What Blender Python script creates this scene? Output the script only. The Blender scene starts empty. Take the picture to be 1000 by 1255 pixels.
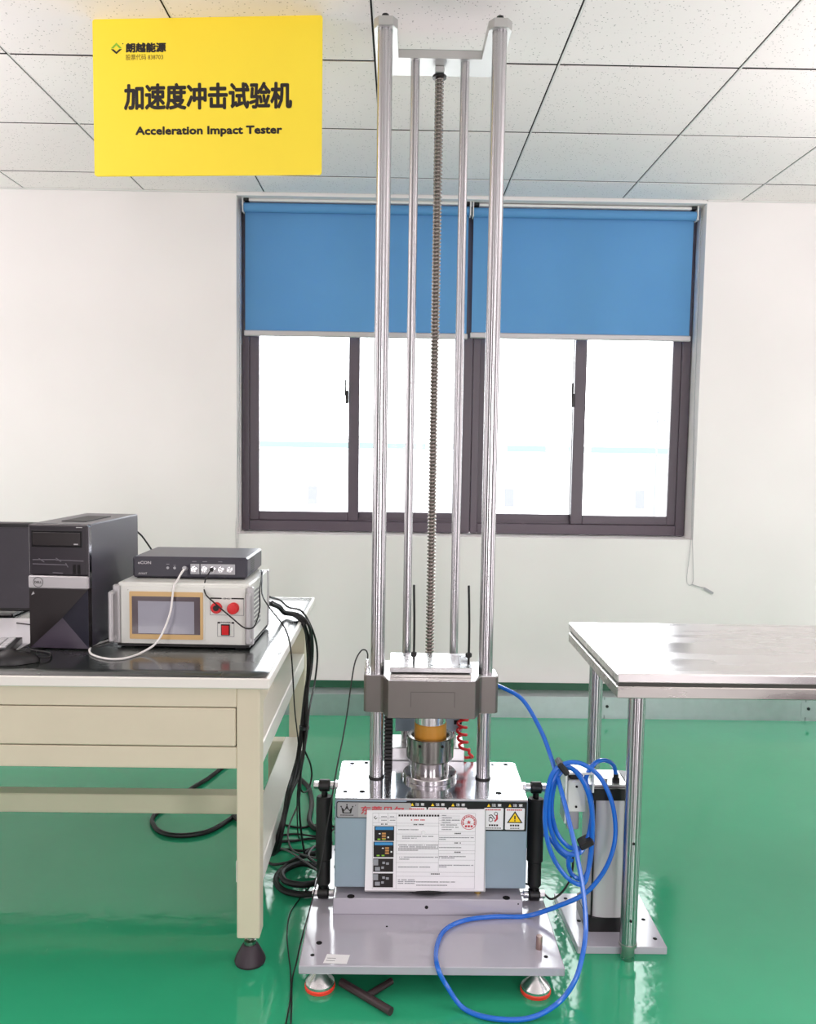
import bpy, bmesh, math, random
from mathutils import Vector, Matrix

random.seed(7)
C = bpy.context.scene.collection
SC = bpy.context.scene
PI = math.pi

# ------------------------------------------------------------------ camera
cam_d = bpy.data.cameras.new('camera')
cam_d.sensor_fit = 'HORIZONTAL'
cam_d.sensor_width = 36.0
cam_d.lens = 36.0 * 1027.7 / 1000.0
cam_d.clip_start = 0.02
cam_d.clip_end = 500
cam = bpy.data.objects.new('camera', cam_d)
C.objects.link(cam)
_p, _r, _y = 0.0793202, 0.0149927, 0.0098833
_f = Vector((math.sin(_y)*math.cos(_p), math.cos(_y)*math.cos(_p), -math.sin(_p)))
_rt = Vector((math.cos(_y), -math.sin(_y), 0))
_up = _rt.cross(_f)
_r2 = math.cos(_r)*_rt + math.sin(_r)*_up
_u2 = -math.sin(_r)*_rt + math.cos(_r)*_up
M = Matrix.Identity(4)
for i in range(3):
    M[i][0] = _r2[i]; M[i][1] = _u2[i]; M[i][2] = -_f[i]
M[2][3] = 1.385
cam.matrix_world = M
SC.camera = cam

# ------------------------------------------------------------------ world, lamps, exposure
wd = bpy.data.worlds.new('overcast_sky')
SC.world = wd
wd.use_nodes = True
bg = wd.node_tree.nodes['Background']
bg.inputs['Color'].default_value = (0.96, 0.96, 1.0, 1)
bg.inputs['Strength'].default_value = 10.0


def area_lamp(name, loc, sx, sy, power, rot=(0, 0, 0), col=(1, 0.98, 0.95)):
    d = bpy.data.lights.new(name, 'AREA')
    d.shape = 'RECTANGLE'; d.size = sx; d.size_y = sy
    d.energy = power; d.color = col
    o = bpy.data.objects.new(name, d)
    o.location = loc; o.rotation_euler = rot
    C.objects.link(o)
    return o


# recessed ceiling panels of the room (behind and beside the photographer)
for lx, ly, pw in ((-2.6, 2.3, 9), (2.5, 2.3, 4), (2.5, -0.6, 5)):
    area_lamp('ceiling_panel_lamp', (lx, ly, 2.625), 1.16, 0.56, pw, col=(1, 0.95, 0.95))
# two bodiless uplights added left and right of the frame to brighten the ceiling
for lx in (-2.3, 2.2):
    area_lamp('ceiling_fill_lamp', (lx, 2.0, 1.95), 0.2, 1.6, 34, (PI, 0, 0), (1, 0.92, 0.935))
# fill lamps added along the unseen walls to brighten the room: three narrow ones behind the photographer, two in each side wall
for lx, pw in ((-2.4, 50), (0.5, 40), (2.3, 66)):
    area_lamp('front_fill_lamp', (lx, -2.52, 1.25), 0.6, 2.1, pw, (PI/2, 0, 0), (1, 0.945, 0.95))
for sx, ry, ly, pw in ((-3.68, -PI/2, 0.9, 18), (-3.68, -PI/2, 3.0, 32), (3.48, PI/2, 0.9, 24), (3.48, PI/2, 3.0, 22)):
    area_lamp('side_fill_lamp', (sx, ly, 1.2), 2.0, 1.3, pw, (0, ry, 0), (1, 0.945, 0.95))

SC.view_settings.view_transform = 'Standard'
SC.view_settings.look = 'None'
SC.view_settings.gamma = 1.0
SC.view_settings.exposure = -0.10
SC.view_settings.use_curve_mapping = False

# ------------------------------------------------------------------ materials
MATS = {}


def srgb(r, g, b):
    def f(c):
        c /= 255.0
        return c/12.92 if c <= 0.04045 else ((c+0.055)/1.055)**2.4
    return (f(r), f(g), f(b), 1)


def mat(name, col, rough=0.5, metal=0.0, var=0.0, vscale=8.0, bump=0.0, bscale=60.0,
        coat=0.0, ior=1.5, stretch=None, rvar=0.0):
    if name in MATS:
        return MATS[name]
    m = bpy.data.materials.new(name)
    m.use_nodes = True
    nt = m.node_tree
    b = nt.nodes['Principled BSDF']
    b.inputs['Base Color'].default_value = col
    b.inputs['Roughness'].default_value = rough
    b.inputs['Metallic'].default_value = metal
    b.inputs['IOR'].default_value = ior
    b.inputs['Coat Weight'].default_value = coat
    b.inputs['Coat Roughness'].default_value = 0.08
    tc = nt.nodes.new('ShaderNodeTexCoord')
    vec = tc.outputs['Object']
    if stretch:
        mp = nt.nodes.new('ShaderNodeMapping')
        mp.inputs['Scale'].default_value = stretch
        nt.links.new(vec, mp.inputs['Vector'])
        vec = mp.outputs['Vector']
    if var > 0 or rvar > 0:
        n = nt.nodes.new('ShaderNodeTexNoise')
        n.inputs['Scale'].default_value = vscale
        n.inputs['Detail'].default_value = 5
        nt.links.new(vec, n.inputs['Vector'])
        if var > 0:
            mx = nt.nodes.new('ShaderNodeMix'); mx.data_type = 'RGBA'
            lo = tuple(max(0, c*(1-var)) for c in col[:3]) + (1,)
            hi = tuple(min(1, c*(1+var*0.6)) for c in col[:3]) + (1,)
            mx.inputs[6].default_value = lo; mx.inputs[7].default_value = hi
            nt.links.new(n.outputs['Fac'], mx.inputs[0])
            nt.links.new(mx.outputs[2], b.inputs['Base Color'])
        if rvar > 0:
            mr = nt.nodes.new('ShaderNodeMapRange')
            mr.inputs['From Min'].default_value = 0.3; mr.inputs['From Max'].default_value = 0.7
            mr.inputs['To Min'].default_value = max(0.02, rough-rvar)
            mr.inputs['To Max'].default_value = rough+rvar
            nt.links.new(n.outputs['Fac'], mr.inputs['Value'])
            nt.links.new(mr.outputs[0], b.inputs['Roughness'])
    if bump > 0:
        n2 = nt.nodes.new('ShaderNodeTexNoise')
        n2.inputs['Scale'].default_value = bscale
        n2.inputs['Detail'].default_value = 3
        nt.links.new(vec, n2.inputs['Vector'])
        bp = nt.nodes.new('ShaderNodeBump')
        bp.inputs['Strength'].default_value = bump
        bp.inputs['Distance'].default_value = 0.002
        nt.links.new(n2.outputs['Fac'], bp.inputs['Height'])
        nt.links.new(bp.outputs['Normal'], b.inputs['Normal'])
    MATS[name] = m
    return m


W_WALL = mat('wall_paint', srgb(235, 231, 230), 0.75, var=0.05, vscale=2.5, bump=0.05, bscale=90)
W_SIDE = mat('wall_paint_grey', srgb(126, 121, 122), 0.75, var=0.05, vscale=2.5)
TILE_BACK = mat('plenum_black', srgb(14, 13, 13), 0.9)
TEE = mat('tee_white', srgb(225, 224, 222), 0.5)
CHROME = mat('chrome_steel', (0.50, 0.495, 0.515, 1), 0.12, 1.0, rvar=0.04, vscale=4)
STEEL = mat('brushed_steel', (0.50, 0.475, 0.455, 1), 0.3, 1.0, var=0.12, vscale=6, rvar=0.1, stretch=(1, 4, 4))
TABLE_STEEL = mat('table_steel', (0.74, 0.71, 0.71, 1), 0.27, 1.0, var=0.1, vscale=3, rvar=0.06, stretch=(1, 5, 1))
GALV = mat('galvanised', (0.50, 0.54, 0.56, 1), 0.4, 0.85, var=0.15, vscale=20)
ALU = mat('machined_aluminium', (0.80, 0.80, 0.81, 1), 0.25, 1.0, rvar=0.08, vscale=12)
ALU_W = mat('satin_aluminium', (0.86, 0.85, 0.86, 1), 0.38, 0.9)
CARR = mat('carriage_metal', (0.21, 0.19, 0.18, 1), 0.42, 0.85, var=0.1, vscale=9)
BRIGHT = mat('bright_plate', (0.78, 0.79, 0.84, 1), 0.14, 1.0, rvar=0.07, vscale=7, bump=0.05, bscale=25)
PAINT = mat('blue_grey_paint', srgb(146, 164, 178), 0.42, var=0.05, vscale=10)
PAINT_P = mat('plate_grey_paint', srgb(182, 179, 190), 0.16, var=0.05, vscale=9, rvar=0.05, coat=0.6)
BLACK = mat('black_rubber', srgb(15, 13, 15), 0.5)
DAMP = mat('damper_black', srgb(8, 7, 8), 0.6)
YOKE = mat('yoke_aluminium', (0.56, 0.555, 0.55, 1), 0.4, 0.9)
CUP = mat('dark_steel', (0.34, 0.325, 0.31, 1), 0.2, 1.0, rvar=0.05)
ALU_M = mat('turned_steel', (0.55, 0.53, 0.54, 1), 0.18, 1.0, rvar=0.05)
BLACKG = mat('black_gloss', srgb(18, 17, 20), 0.18)
BLACKM = mat('black_metal', srgb(14, 13, 15), 0.35)
HOLE = mat('hole_black', srgb(14, 12, 14), 0.9)
RED = mat('red_plastic', srgb(214, 34, 38), 0.35)
REDO = mat('red_orange_rubber', srgb(244, 66, 48), 0.5)
ORANGE = mat('amber_urethane', srgb(200, 140, 52), 0.35, var=0.1, vscale=15)
SCREW = mat('screw_steel', (0.30, 0.27, 0.25, 1), 0.25, 1.0)
BLUE = mat('blue_hose', srgb(24, 104, 208), 0.22, coat=0.4)
CREAM = mat('cream_paint', srgb(214, 205, 182), 0.45, var=0.06, vscale=7)
CREAM_W = mat('white_laminate', srgb(232, 229, 222), 0.35, var=0.04, vscale=5)
MATTOP = mat('dark_green_mat', srgb(30, 36, 33), 0.27, var=0.2, vscale=6, rvar=0.06, coat=0.5, ior=1.7)
FRAME = mat('window_purple_grey', srgb(84, 74, 84), 0.38)
FOOTP = mat('plum_rubber', srgb(50, 38, 48), 0.5)
CASE = mat('case_white', srgb(220, 222, 216), 0.42, var=0.03)
PCSIDE = mat('pc_black_paint', srgb(64, 60, 72), 0.32, var=0.05)
PCFRONT = mat('pc_black_plastic', srgb(46, 42, 48), 0.24)
PCDARK = mat('pc_brown_black', srgb(26, 18, 20), 0.3)
PCFAC = mat('pc_facet_sheen', srgb(66, 58, 72), 0.24)  # reflection on the black bezel put into the facet colour
PCFAC2 = mat('pc_facet_sheen_blue', srgb(44, 44, 54), 0.2)  # bluish reflection of the side facet, likewise painted in
SILVER = mat('silver_plastic', srgb(184, 182, 184), 0.35, 0.3)
DAQ = mat('dark_blue_metal', srgb(66, 64, 78), 0.32, 0.3)
DAQF = mat('dark_front', srgb(48, 46, 58), 0.4)
GREYP = mat('grey_plate', srgb(168, 168, 172), 0.4, 0.3)
YEL = mat('sign_yellow', srgb(255, 228, 58), 0.5, var=0.03, vscale=6)
YELW = mat('warning_yellow', srgb(255, 214, 30), 0.5)
PRINT = mat('print_black', srgb(28, 20, 20), 0.6)
PRINTG = mat('print_grey', srgb(120, 120, 126), 0.7)
PRINTW = mat('print_white', srgb(236, 236, 238), 0.6)
PRINTR = mat('print_red', srgb(196, 62, 72), 0.6)
PRINTB = mat('print_blue', srgb(60, 140, 196), 0.6)
PRINTGN = mat('print_green', srgb(134, 190, 52), 0.6)
PRINTO = mat('print_ochre', srgb(196, 140, 80), 0.6)
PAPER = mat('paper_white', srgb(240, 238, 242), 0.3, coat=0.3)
TAN = mat('tan_bezel', srgb(206, 172, 118), 0.4)
SCREEND = mat('screen_dark', srgb(82, 70, 76), 0.15)
SCREENL = mat('screen_grey', srgb(150, 150, 162), 0.12)
MONS = mat('monitor_screen', srgb(56, 53, 60), 0.3)
WCABLE = mat('white_cable_plastic', srgb(232, 230, 228), 0.4)
GREEN_SK = mat('skirting_green', srgb(28, 84, 58), 0.4)
BRASS = mat('dull_copper', (0.42, 0.30, 0.27, 1), 0.3, 1.0)
LOGOP = mat('logo_plate_grey', srgb(178, 176, 178), 0.4, 0.2)
DIRT = mat('smudge', srgb(236, 204, 40), 0.8)
GROUND = mat('concrete_yard', srgb(196, 194, 190), 0.9, var=0.1, vscale=0.3)
FACW = mat('factory_white', srgb(228, 230, 232), 0.8)
FACB = mat('factory_cyan', (0.115, 0.158, 0.162, 1), 0.8)
FACD = mat('factory_glass', (0.125, 0.127, 0.145, 1), 0.5)


def floor_material():
    m = bpy.data.materials.new('green_epoxy_floor')
    m.use_nodes = True
    nt = m.node_tree; b = nt.nodes['Principled BSDF']
    tc = nt.nodes.new('ShaderNodeTexCoord')
    n = nt.nodes.new('ShaderNodeTexNoise'); n.inputs['Scale'].default_value = 1.6; n.inputs['Detail'].default_value = 6
    nt.links.new(tc.outputs['Object'], n.inputs['Vector'])
    mx = nt.nodes.new('ShaderNodeMix'); mx.data_type = 'RGBA'
    mx.inputs[6].default_value = srgb(42, 156, 112); mx.inputs[7].default_value = srgb(56, 170, 126)
    nt.links.new(n.outputs['Fac'], mx.inputs[0])
    # pale scuffs
    mp = nt.nodes.new('ShaderNodeMapping'); mp.inputs['Scale'].default_value = (26, 9, 9)
    mp.inputs['Rotation'].default_value = (0, 0, 0.9)
    nt.links.new(tc.outputs['Object'], mp.inputs['Vector'])
    n3 = nt.nodes.new('ShaderNodeTexNoise'); n3.inputs['Scale'].default_value = 2.2; n3.inputs['Detail'].default_value = 8
    n3.inputs['Roughness'].default_value = 0.7
    nt.links.new(mp.outputs['Vector'], n3.inputs['Vector'])
    cr = nt.nodes.new('ShaderNodeMapRange'); cr.inputs['From Min'].default_value = 0.66; cr.inputs['From Max'].default_value = 0.8
    cr.inputs['To Max'].default_value = 0.35
    nt.links.new(n3.outputs['Fac'], cr.inputs['Value'])
    mx2 = nt.nodes.new('ShaderNodeMix'); mx2.data_type = 'RGBA'
    mx2.inputs[7].default_value = srgb(150, 205, 180)
    nt.links.new(mx.outputs[2], mx2.inputs[6]); nt.links.new(cr.outputs[0], mx2.inputs[0])
    nt.links.new(mx2.outputs[2], b.inputs['Base Color'])
    mr = nt.nodes.new('ShaderNodeMapRange')
    mr.inputs['From Min'].default_value = 0.35; mr.inputs['From Max'].default_value = 0.7
    mr.inputs['To Min'].default_value = 0.05; mr.inputs['To Max'].default_value = 0.15
    nt.links.new(n.outputs['Fac'], mr.inputs['Value']); nt.links.new(mr.outputs[0], b.inputs['Roughness'])
    n2 = nt.nodes.new('ShaderNodeTexNoise'); n2.inputs['Scale'].default_value = 22; n2.inputs['Detail'].default_value = 2
    nt.links.new(tc.outputs['Object'], n2.inputs['Vector'])
    bp = nt.nodes.new('ShaderNodeBump'); bp.inputs['Strength'].default_value = 0.26; bp.inputs['Distance'].default_value = 0.003
    nt.links.new(n2.outputs['Fac'], bp.inputs['Height']); nt.links.new(bp.outputs['Normal'], b.inputs['Normal'])
    return m


def tile_material():
    m = bpy.data.materials.new('mineral_fibre_tile')
    m.use_nodes = True
    nt = m.node_tree; b = nt.nodes['Principled BSDF']
    b.inputs['Roughness'].default_value = 0.85
    tc = nt.nodes.new('ShaderNodeTexCoord')
    v = nt.nodes.new('ShaderNodeTexVoronoi'); v.inputs['Scale'].default_value = 80
    nt.links.new(tc.outputs['Object'], v.inputs['Vector'])
    mr = nt.nodes.new('ShaderNodeMapRange'); mr.inputs['From Min'].default_value = 0.13; mr.inputs['From Max'].default_value = 0.2
    nt.links.new(v.outputs['Distance'], mr.inputs['Value'])
    n = nt.nodes.new('ShaderNodeTexNoise'); n.inputs['Scale'].default_value = 14
    nt.links.new(tc.outputs['Object'], n.inputs['Vector'])
    gt = nt.nodes.new('ShaderNodeMath'); gt.operation = 'GREATER_THAN'; gt.inputs[1].default_value = 0.56
    nt.links.new(n.outputs['Fac'], gt.inputs[0])
    mxm = nt.nodes.new('ShaderNodeMath'); mxm.operation = 'MAXIMUM'
    nt.links.new(mr.outputs[0], mxm.inputs[0]); nt.links.new(gt.outputs[0], mxm.inputs[1])
    oi = nt.nodes.new('ShaderNodeObjectInfo')
    tint = nt.nodes.new('ShaderNodeMix'); tint.data_type = 'RGBA'
    tint.inputs[6].default_value = srgb(246, 238, 237); tint.inputs[7].default_value = srgb(249, 243, 242)
    nt.links.new(oi.outputs['Random'], tint.inputs[0])
    mx = nt.nodes.new('ShaderNodeMix'); mx.data_type = 'RGBA'
    mx.inputs[6].default_value = srgb(176, 170, 168)
    nt.links.new(tint.outputs[2], mx.inputs[7])
    nt.links.new(mxm.outputs[0], mx.inputs[0]); nt.links.new(mx.outputs[2], b.inputs['Base Color'])
    return m


def glass_material():
    m = bpy.data.materials.new('window_glass')
    m.use_nodes = True
    nt = m.node_tree
    for n in list(nt.nodes):
        nt.nodes.remove(n)
    o = nt.nodes.new('ShaderNodeOutputMaterial')
    t = nt.nodes.new('ShaderNodeBsdfTransparent'); t.inputs['Color'].default_value = (0.95, 0.97, 0.96, 1)
    g = nt.nodes.new('ShaderNodeBsdfGlossy'); g.inputs['Roughness'].default_value = 0.02
    fr = nt.nodes.new('ShaderNodeFresnel'); fr.inputs['IOR'].default_value = 1.45
    mx = nt.nodes.new('ShaderNodeMixShader')
    nt.links.new(fr.outputs[0], mx.inputs[0]); nt.links.new(t.outputs[0], mx.inputs[1]); nt.links.new(g.outputs[0], mx.inputs[2])
    nt.links.new(mx.outputs[0], o.inputs['Surface'])
    return m


def blind_material():
    m = bpy.data.materials.new('blue_blind_fabric')
    m.use_nodes = True
    nt = m.node_tree; b = nt.nodes['Principled BSDF']
    b.inputs['Roughness'].default_value = 0.8
    tc = nt.nodes.new('ShaderNodeTexCoord')
    n = nt.nodes.new('ShaderNodeTexNoise'); n.inputs['Scale'].default_value = 3
    nt.links.new(tc.outputs['Object'], n.inputs['Vector'])
    mx = nt.nodes.new('ShaderNodeMix'); mx.data_type = 'RGBA'
    mx.inputs[6].default_value = srgb(92, 152, 206); mx.inputs[7].default_value = srgb(102, 162, 212)
    nt.links.new(n.outputs['Fac'], mx.inputs[0]); nt.links.new(mx.outputs[2], b.inputs['Base Color'])
    tr = nt.nodes.new('ShaderNodeBsdfTranslucent'); tr.inputs['Color'].default_value = srgb(84, 150, 210)
    ms = nt.nodes.new('ShaderNodeMixShader'); ms.inputs[0].default_value = 0.12
    out = nt.nodes['Material Output']
    nt.links.new(b.outputs[0], ms.inputs[1]); nt.links.new(tr.outputs[0], ms.inputs[2])
    nt.links.new(ms.outputs[0], out.inputs['Surface'])
    return m


def ground_rod_material():
    m = bpy.data.materials.new('ground_chrome_rod')
    m.use_nodes = True
    nt = m.node_tree; b = nt.nodes['Principled BSDF']
    b.inputs['Base Color'].default_value = (0.52, 0.51, 0.53, 1)
    b.inputs['Metallic'].default_value = 1.0
    b.inputs['Roughness'].default_value = 0.22
    b.inputs['Anisotropic'].default_value = 0.95
    b.inputs['Anisotropic Rotation'].default_value = 0.25
    t = nt.nodes.new('ShaderNodeTangent'); t.direction_type = 'RADIAL'; t.axis = 'Z'
    nt.links.new(t.outputs[0], b.inputs['Tangent'])
    return m


ROD = ground_rod_material()
FLOOR = floor_material()
TILE = tile_material()
GLASS = glass_material()
BLIND = blind_material()

# ------------------------------------------------------------------ mesh helpers


class MB:
    def __init__(self):
        self.bm = bmesh.new()

    def box(self, x0, x1, y0, y1, z0, z1, bev=0.0, mtx=None, seg=1):
        r = bmesh.ops.create_cube(self.bm, size=1.0)
        vs = r['verts']
        for v in vs:
            v.co = Vector(((x0+x1)/2 + v.co.x*(x1-x0), (y0+y1)/2 + v.co.y*(y1-y0), (z0+z1)/2 + v.co.z*(z1-z0)))
            if mtx is not None:
                v.co = mtx @ v.co
        if bev > 0:
            es = list({e for v in vs for e in v.link_edges})
            bmesh.ops.bevel(self.bm, geom=es, offset=bev, segments=seg, affect='EDGES', profile=0.5)
        return self

    def prism(self, pts, z0, z1, mtx=None, bev=0.0):
        """outline in XY extruded along Z (mtx moves the result)."""
        lo = [self.bm.verts.new((p[0], p[1], z0)) for p in pts]
        hi = [self.bm.verts.new((p[0], p[1], z1)) for p in pts]
        n = len(pts)
        self.bm.faces.new(lo[::-1]); self.bm.faces.new(hi)
        for i in range(n):
            self.bm.faces.new((lo[i], lo[(i+1) % n], hi[(i+1) % n], hi[i]))
        if bev > 0:
            es = list({e for v in lo+hi for e in v.link_edges})
            r = bmesh.ops.bevel(self.bm, geom=es, offset=bev, segments=1, affect='EDGES', profile=0.5)
        if mtx is not None:
            for v in (lo+hi if bev == 0 else {w for f in self.bm.faces for w in f.verts}):
                v.co = mtx @ v.co
        return self

    def lathe(self, prof, center=(0, 0, 0), seg=28, axis='Z', mtx=None):
        """prof: list of (radius, height); closed with caps when radius is 0 at the ends."""
        rings = []
        cx, cy, cz = center
        for (r, h) in prof:
            ring = []
            if r <= 1e-6:
                ps = [(0, 0, h)]
            else:
                ps = [(r*math.cos(2*PI*k/seg), r*math.sin(2*PI*k/seg), h) for k in range(seg)]
            for p in ps:
                if axis == 'X':
                    q = Vector((p[2], p[0], p[1]))
                elif axis == 'Y':
                    q = Vector((p[0], p[2], -p[1]))
                else:
                    q = Vector(p)
                if mtx is not None:
                    q = mtx @ q
                ring.append(self.bm.verts.new(q + Vector((cx, cy, cz))))
            rings.append(ring)
        for a, b in zip(rings, rings[1:]):
            if len(a) == 1 and len(b) == 1:
                continue
            for k in range(seg):
                k2 = (k+1) % seg
                if len(a) == 1:
                    self.bm.faces.new((a[0], b[k], b[k2]))
                elif len(b) == 1:
                    self.bm.faces.new((a[k], a[k2], b[0]))
                else:
                    self.bm.faces.new((a[k], a[k2], b[k2], b[k]))
        return self

    def cyl(self, c, r, z0, z1, seg=28, axis='Z', ch=0.0):
        if ch > 0:
            p = [(0, z0), (r-ch, z0), (r, z0+ch), (r, z1-ch), (r-ch, z1), (0, z1)]
        else:
            p = [(0, z0), (r, z0), (r, z1), (0, z1)]
        return self.lathe(p, c, seg, axis)

    def tube(self, pts, r, seg=8, sub=6, closed=False):
        P = [Vector(p) for p in pts]
        n = len(P)
        Q = []
        for i in range(n-1):
            p0 = P[max(i-1, 0)]; p1 = P[i]; p2 = P[i+1]; p3 = P[min(i+2, n-1)]
            # centripetal-like damping through chord limits
            d = (p2-p1).length
            m1 = (p2-p0)*0.5; m2 = (p3-p1)*0.5
            if m1.length > d*1.2:
                m1 = m1.normalized()*d*1.2
            if m2.length > d*1.2:
                m2 = m2.normalized()*d*1.2
            for k in range(sub):
                t = k/sub
                h00 = 2*t**3-3*t**2+1; h10 = t**3-2*t**2+t
                h01 = -2*t**3+3*t**2; h11 = t**3-t**2
                Q.append(p1*h00+m1*h10+p2*h01+m2*h11)
        Q.append(P[-1])
        tan = (Q[1]-Q[0]).normalized()
        ref = Vector((0, 0, 1)) if abs(tan.z) < 0.9 else Vector((1, 0, 0))
        nrm = tan.cross(ref).normalized()
        prev = None
        first = None
        for i, q in enumerate(Q):
            t = (Q[min(i+1, len(Q)-1)] - Q[max(i-1, 0)])
            t = t.normalized() if t.length > 1e-9 else tan
            nrm = (nrm - t*nrm.dot(t))
            nrm = nrm.normalized() if nrm.length > 1e-9 else t.orthogonal().normalized()
            bn = t.cross(nrm)
            ring = [self.bm.verts.new(q + (nrm*math.cos(2*PI*k/seg)+bn*math.sin(2*PI*k/seg))*r) for k in range(seg)]
            if prev:
                for k in range(seg):
                    self.bm.faces.new((prev[k], prev[(k+1) % seg], ring[(k+1) % seg], ring[k]))
            else:
                first = ring
            prev = ring
        self.bm.faces.new(first[::-1]); self.bm.faces.new(prev)
        return self

    def face(self, pts):
        self.bm.faces.new([self.bm.verts.new(p) for p in pts])
        return self

    def build(self, name, material, parent=None, angle=26, mtx=None, kind=None, label=None):
        bmesh.ops.recalc_face_normals(self.bm, faces=self.bm.faces)
        me = bpy.data.meshes.new(name)
        self.bm.to_mesh(me); self.bm.free()
        me.materials.append(material)
        for p in me.polygons:
            p.use_smooth = True
        me.set_sharp_from_angle(angle=math.radians(angle))
        o = bpy.data.objects.new(name, me)
        C.objects.link(o)
        if mtx is not None:
            o.matrix_world = mtx
        if parent is not None:
            o.parent = parent
            if not parent.get('_loc_parts'):
                o.matrix_parent_inverse = root_inv(parent)
        if kind:
            o['kind'] = kind
        if label:
            o['label'] = label
        return o


def world_of(o):
    m = o.matrix_basis.copy()
    if o.parent is not None:
        m = world_of(o.parent) @ o.matrix_parent_inverse @ m
    return m


def root_inv(p):
    return world_of(p).inverted()


def box(name, m, parent, x0, x1, y0, y1, z0, z1, bev=0.0, **kw):
    return MB().box(x0, x1, y0, y1, z0, z1, bev).build(name, m, parent, **kw)


def tag(o, label=None, cat=None, group=None, kind=None):
    if label: o['label'] = label
    if cat: o['category'] = cat
    if group: o['group'] = group
    if kind: o['kind'] = kind
    return o


def thing(name, label, cat, loc, rz=0.0, group=None):
    o = bpy.data.objects.new(name, None)
    o.empty_display_size = 0.05
    C.objects.link(o)
    o.location = loc; o.rotation_euler = (0, 0, rz)
    return tag(o, label, cat, group)


def dup(o, parent, delta):
    """copy of a part (sharing mesh data) moved by delta in world axes, with its sub-parts."""
    c = o.copy(); C.objects.link(c)
    c.parent = parent
    if parent is not None:
        c.matrix_parent_inverse = root_inv(parent)
    c.matrix_basis = Matrix.Translation(Vector(delta)) @ o.matrix_basis
    for ch in list(o.children):
        d = ch.copy(); C.objects.link(d); d.parent = c
        d.matrix_parent_inverse = root_inv(c)
        d.matrix_basis = Matrix.Translation(Vector(delta)) @ ch.matrix_basis
    return c


def rounded_rect(x0, x1, y0, y1, r, n=5):
    out = []
    for cx, cy, a0 in ((x1-r, y1-r, 0), (x0+r, y1-r, 90), (x0+r, y0+r, 180), (x1-r, y0+r, 270)):
        for k in range(n+1):
            a = math.radians(a0+90*k/n)
            out.append((cx+r*math.cos(a), cy+r*math.sin(a)))
    return out


# frame that maps a drawing (u right, v up) onto an upright face looking towards the camera (-Y)
def face_frame(x, y, z, rz=0.0, tilt=0.0):
    return Matrix.Translation((x, y, z)) @ Matrix.Rotation(rz, 4, 'Z') @ Matrix.Rotation(PI/2 + tilt, 4, 'X')


def text(name, body, m, parent, frame, u0, u1, v0, v1, bold=0.0, z=0.0004, res=2):
    cu = bpy.data.curves.new(name, 'FONT')
    cu.body = body; cu.resolution_u = res; cu.extrude = 0.0
    t = bpy.data.objects.new(name, cu)
    C.objects.link(t)
    dg = bpy.context.evaluated_depsgraph_get()
    me = bpy.data.meshes.new_from_object(t.evaluated_get(dg))
    bpy.data.objects.remove(t); bpy.data.curves.remove(cu)
    xs = [v.co.x for v in me.vertices]; ys = [v.co.y for v in me.vertices]
    ax, bx, ay, by = min(xs), max(xs), min(ys), max(ys)
    w = bold*(v1-v0)
    sx, sy = (u1-u0-2*w)/(bx-ax), (v1-v0-2*w)/(by-ay)
    base = [(u0+w+(v.co.x-ax)*sx, v0+w+(v.co.y-ay)*sy) for v in me.vertices]
    polys = [list(p.vertices) for p in me.polygons]
    shifts = [(0, 0)] if bold == 0 else [(w*math.cos(k*PI/4), w*math.sin(k*PI/4)) for k in range(8)]
    vs, fs = [], []
    for i, (dx, dy) in enumerate(shifts):   # overprinted strokes make the heavier weight
        o_ = len(vs)
        vs += [frame @ Vector((x+dx, y+dy, z+i*0.00001)) for x, y in base]
        fs += [[q+o_ for q in p] for p in polys]
    bpy.data.meshes.remove(me)
    me = bpy.data.meshes.new(name)
    me.from_pydata(vs, [], fs); me.update()
    me.materials.append(m)
    o = bpy.data.objects.new(name, me)
    C.objects.link(o)
    if parent is not None:
        o.parent = parent; o.matrix_parent_inverse = root_inv(parent)
    return o


def quads(name, m, parent, frame, rects, z=0.0004, kind=None):
    """flat print: list of (u0,u1,v0,v1)."""
    b = MB()
    for (u0, u1, v0, v1) in rects:
        b.face([frame @ Vector(p) for p in ((u0, v0, z), (u1, v0, z), (u1, v1, z), (u0, v1, z))])
    o = b.build(name, m, parent, kind=kind)
    return o


def poly(name, m, parent, frame, polys, z=0.0004):
    b = MB()
    for pts in polys:
        b.face([frame @ Vector((p[0], p[1], z)) for p in pts])
    return b.build(name, m, parent)


def struct(o, kind='structure'):
    o['kind'] = kind
    return o


# ------------------------------------------------------------------ room shell
XL, XR, YF, YW, ZC = -3.70, 3.50, -2.541, 4.323, 2.638
YO = YW + 0.25
struct(box('floor', FLOOR, None, XL-0.1, XR+0.1, 1.45, YO, -0.12, 0.0))
struct(box('floor', mat('grey_walkway', srgb(122, 116, 120), 0.4, var=0.06, vscale=3), None, XL-0.1, XR+0.1, YF-0.1, 1.45, -0.12, 0.0))
OX0, OX1, OZ0, OZ1 = -0.842, 1.527, 0.916, 2.622
wb = MB()
wb.box(XL-0.1, OX0, YW, YO, 0, 2.72).box(OX1, XR+0.1, YW, YO, 0, 2.72)
wb.box(OX0, OX1, YW, YO, 0, OZ0).box(OX0, OX1, YW, YO, OZ1, 2.72)
struct(wb.build('wall_back', W_WALL))
struct(box('wall_left', W_SIDE, None, XL-0.1, XL, YF-0.1, YW, 0, 2.72))
struct(box('wall_right', W_SIDE, None, XR, XR+0.1, YF-0.1, YW, 0, 2.72))
struct(box('wall_front', W_SIDE, None, XL, XR, YF-0.1, YF, 0, 2.72))

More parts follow.
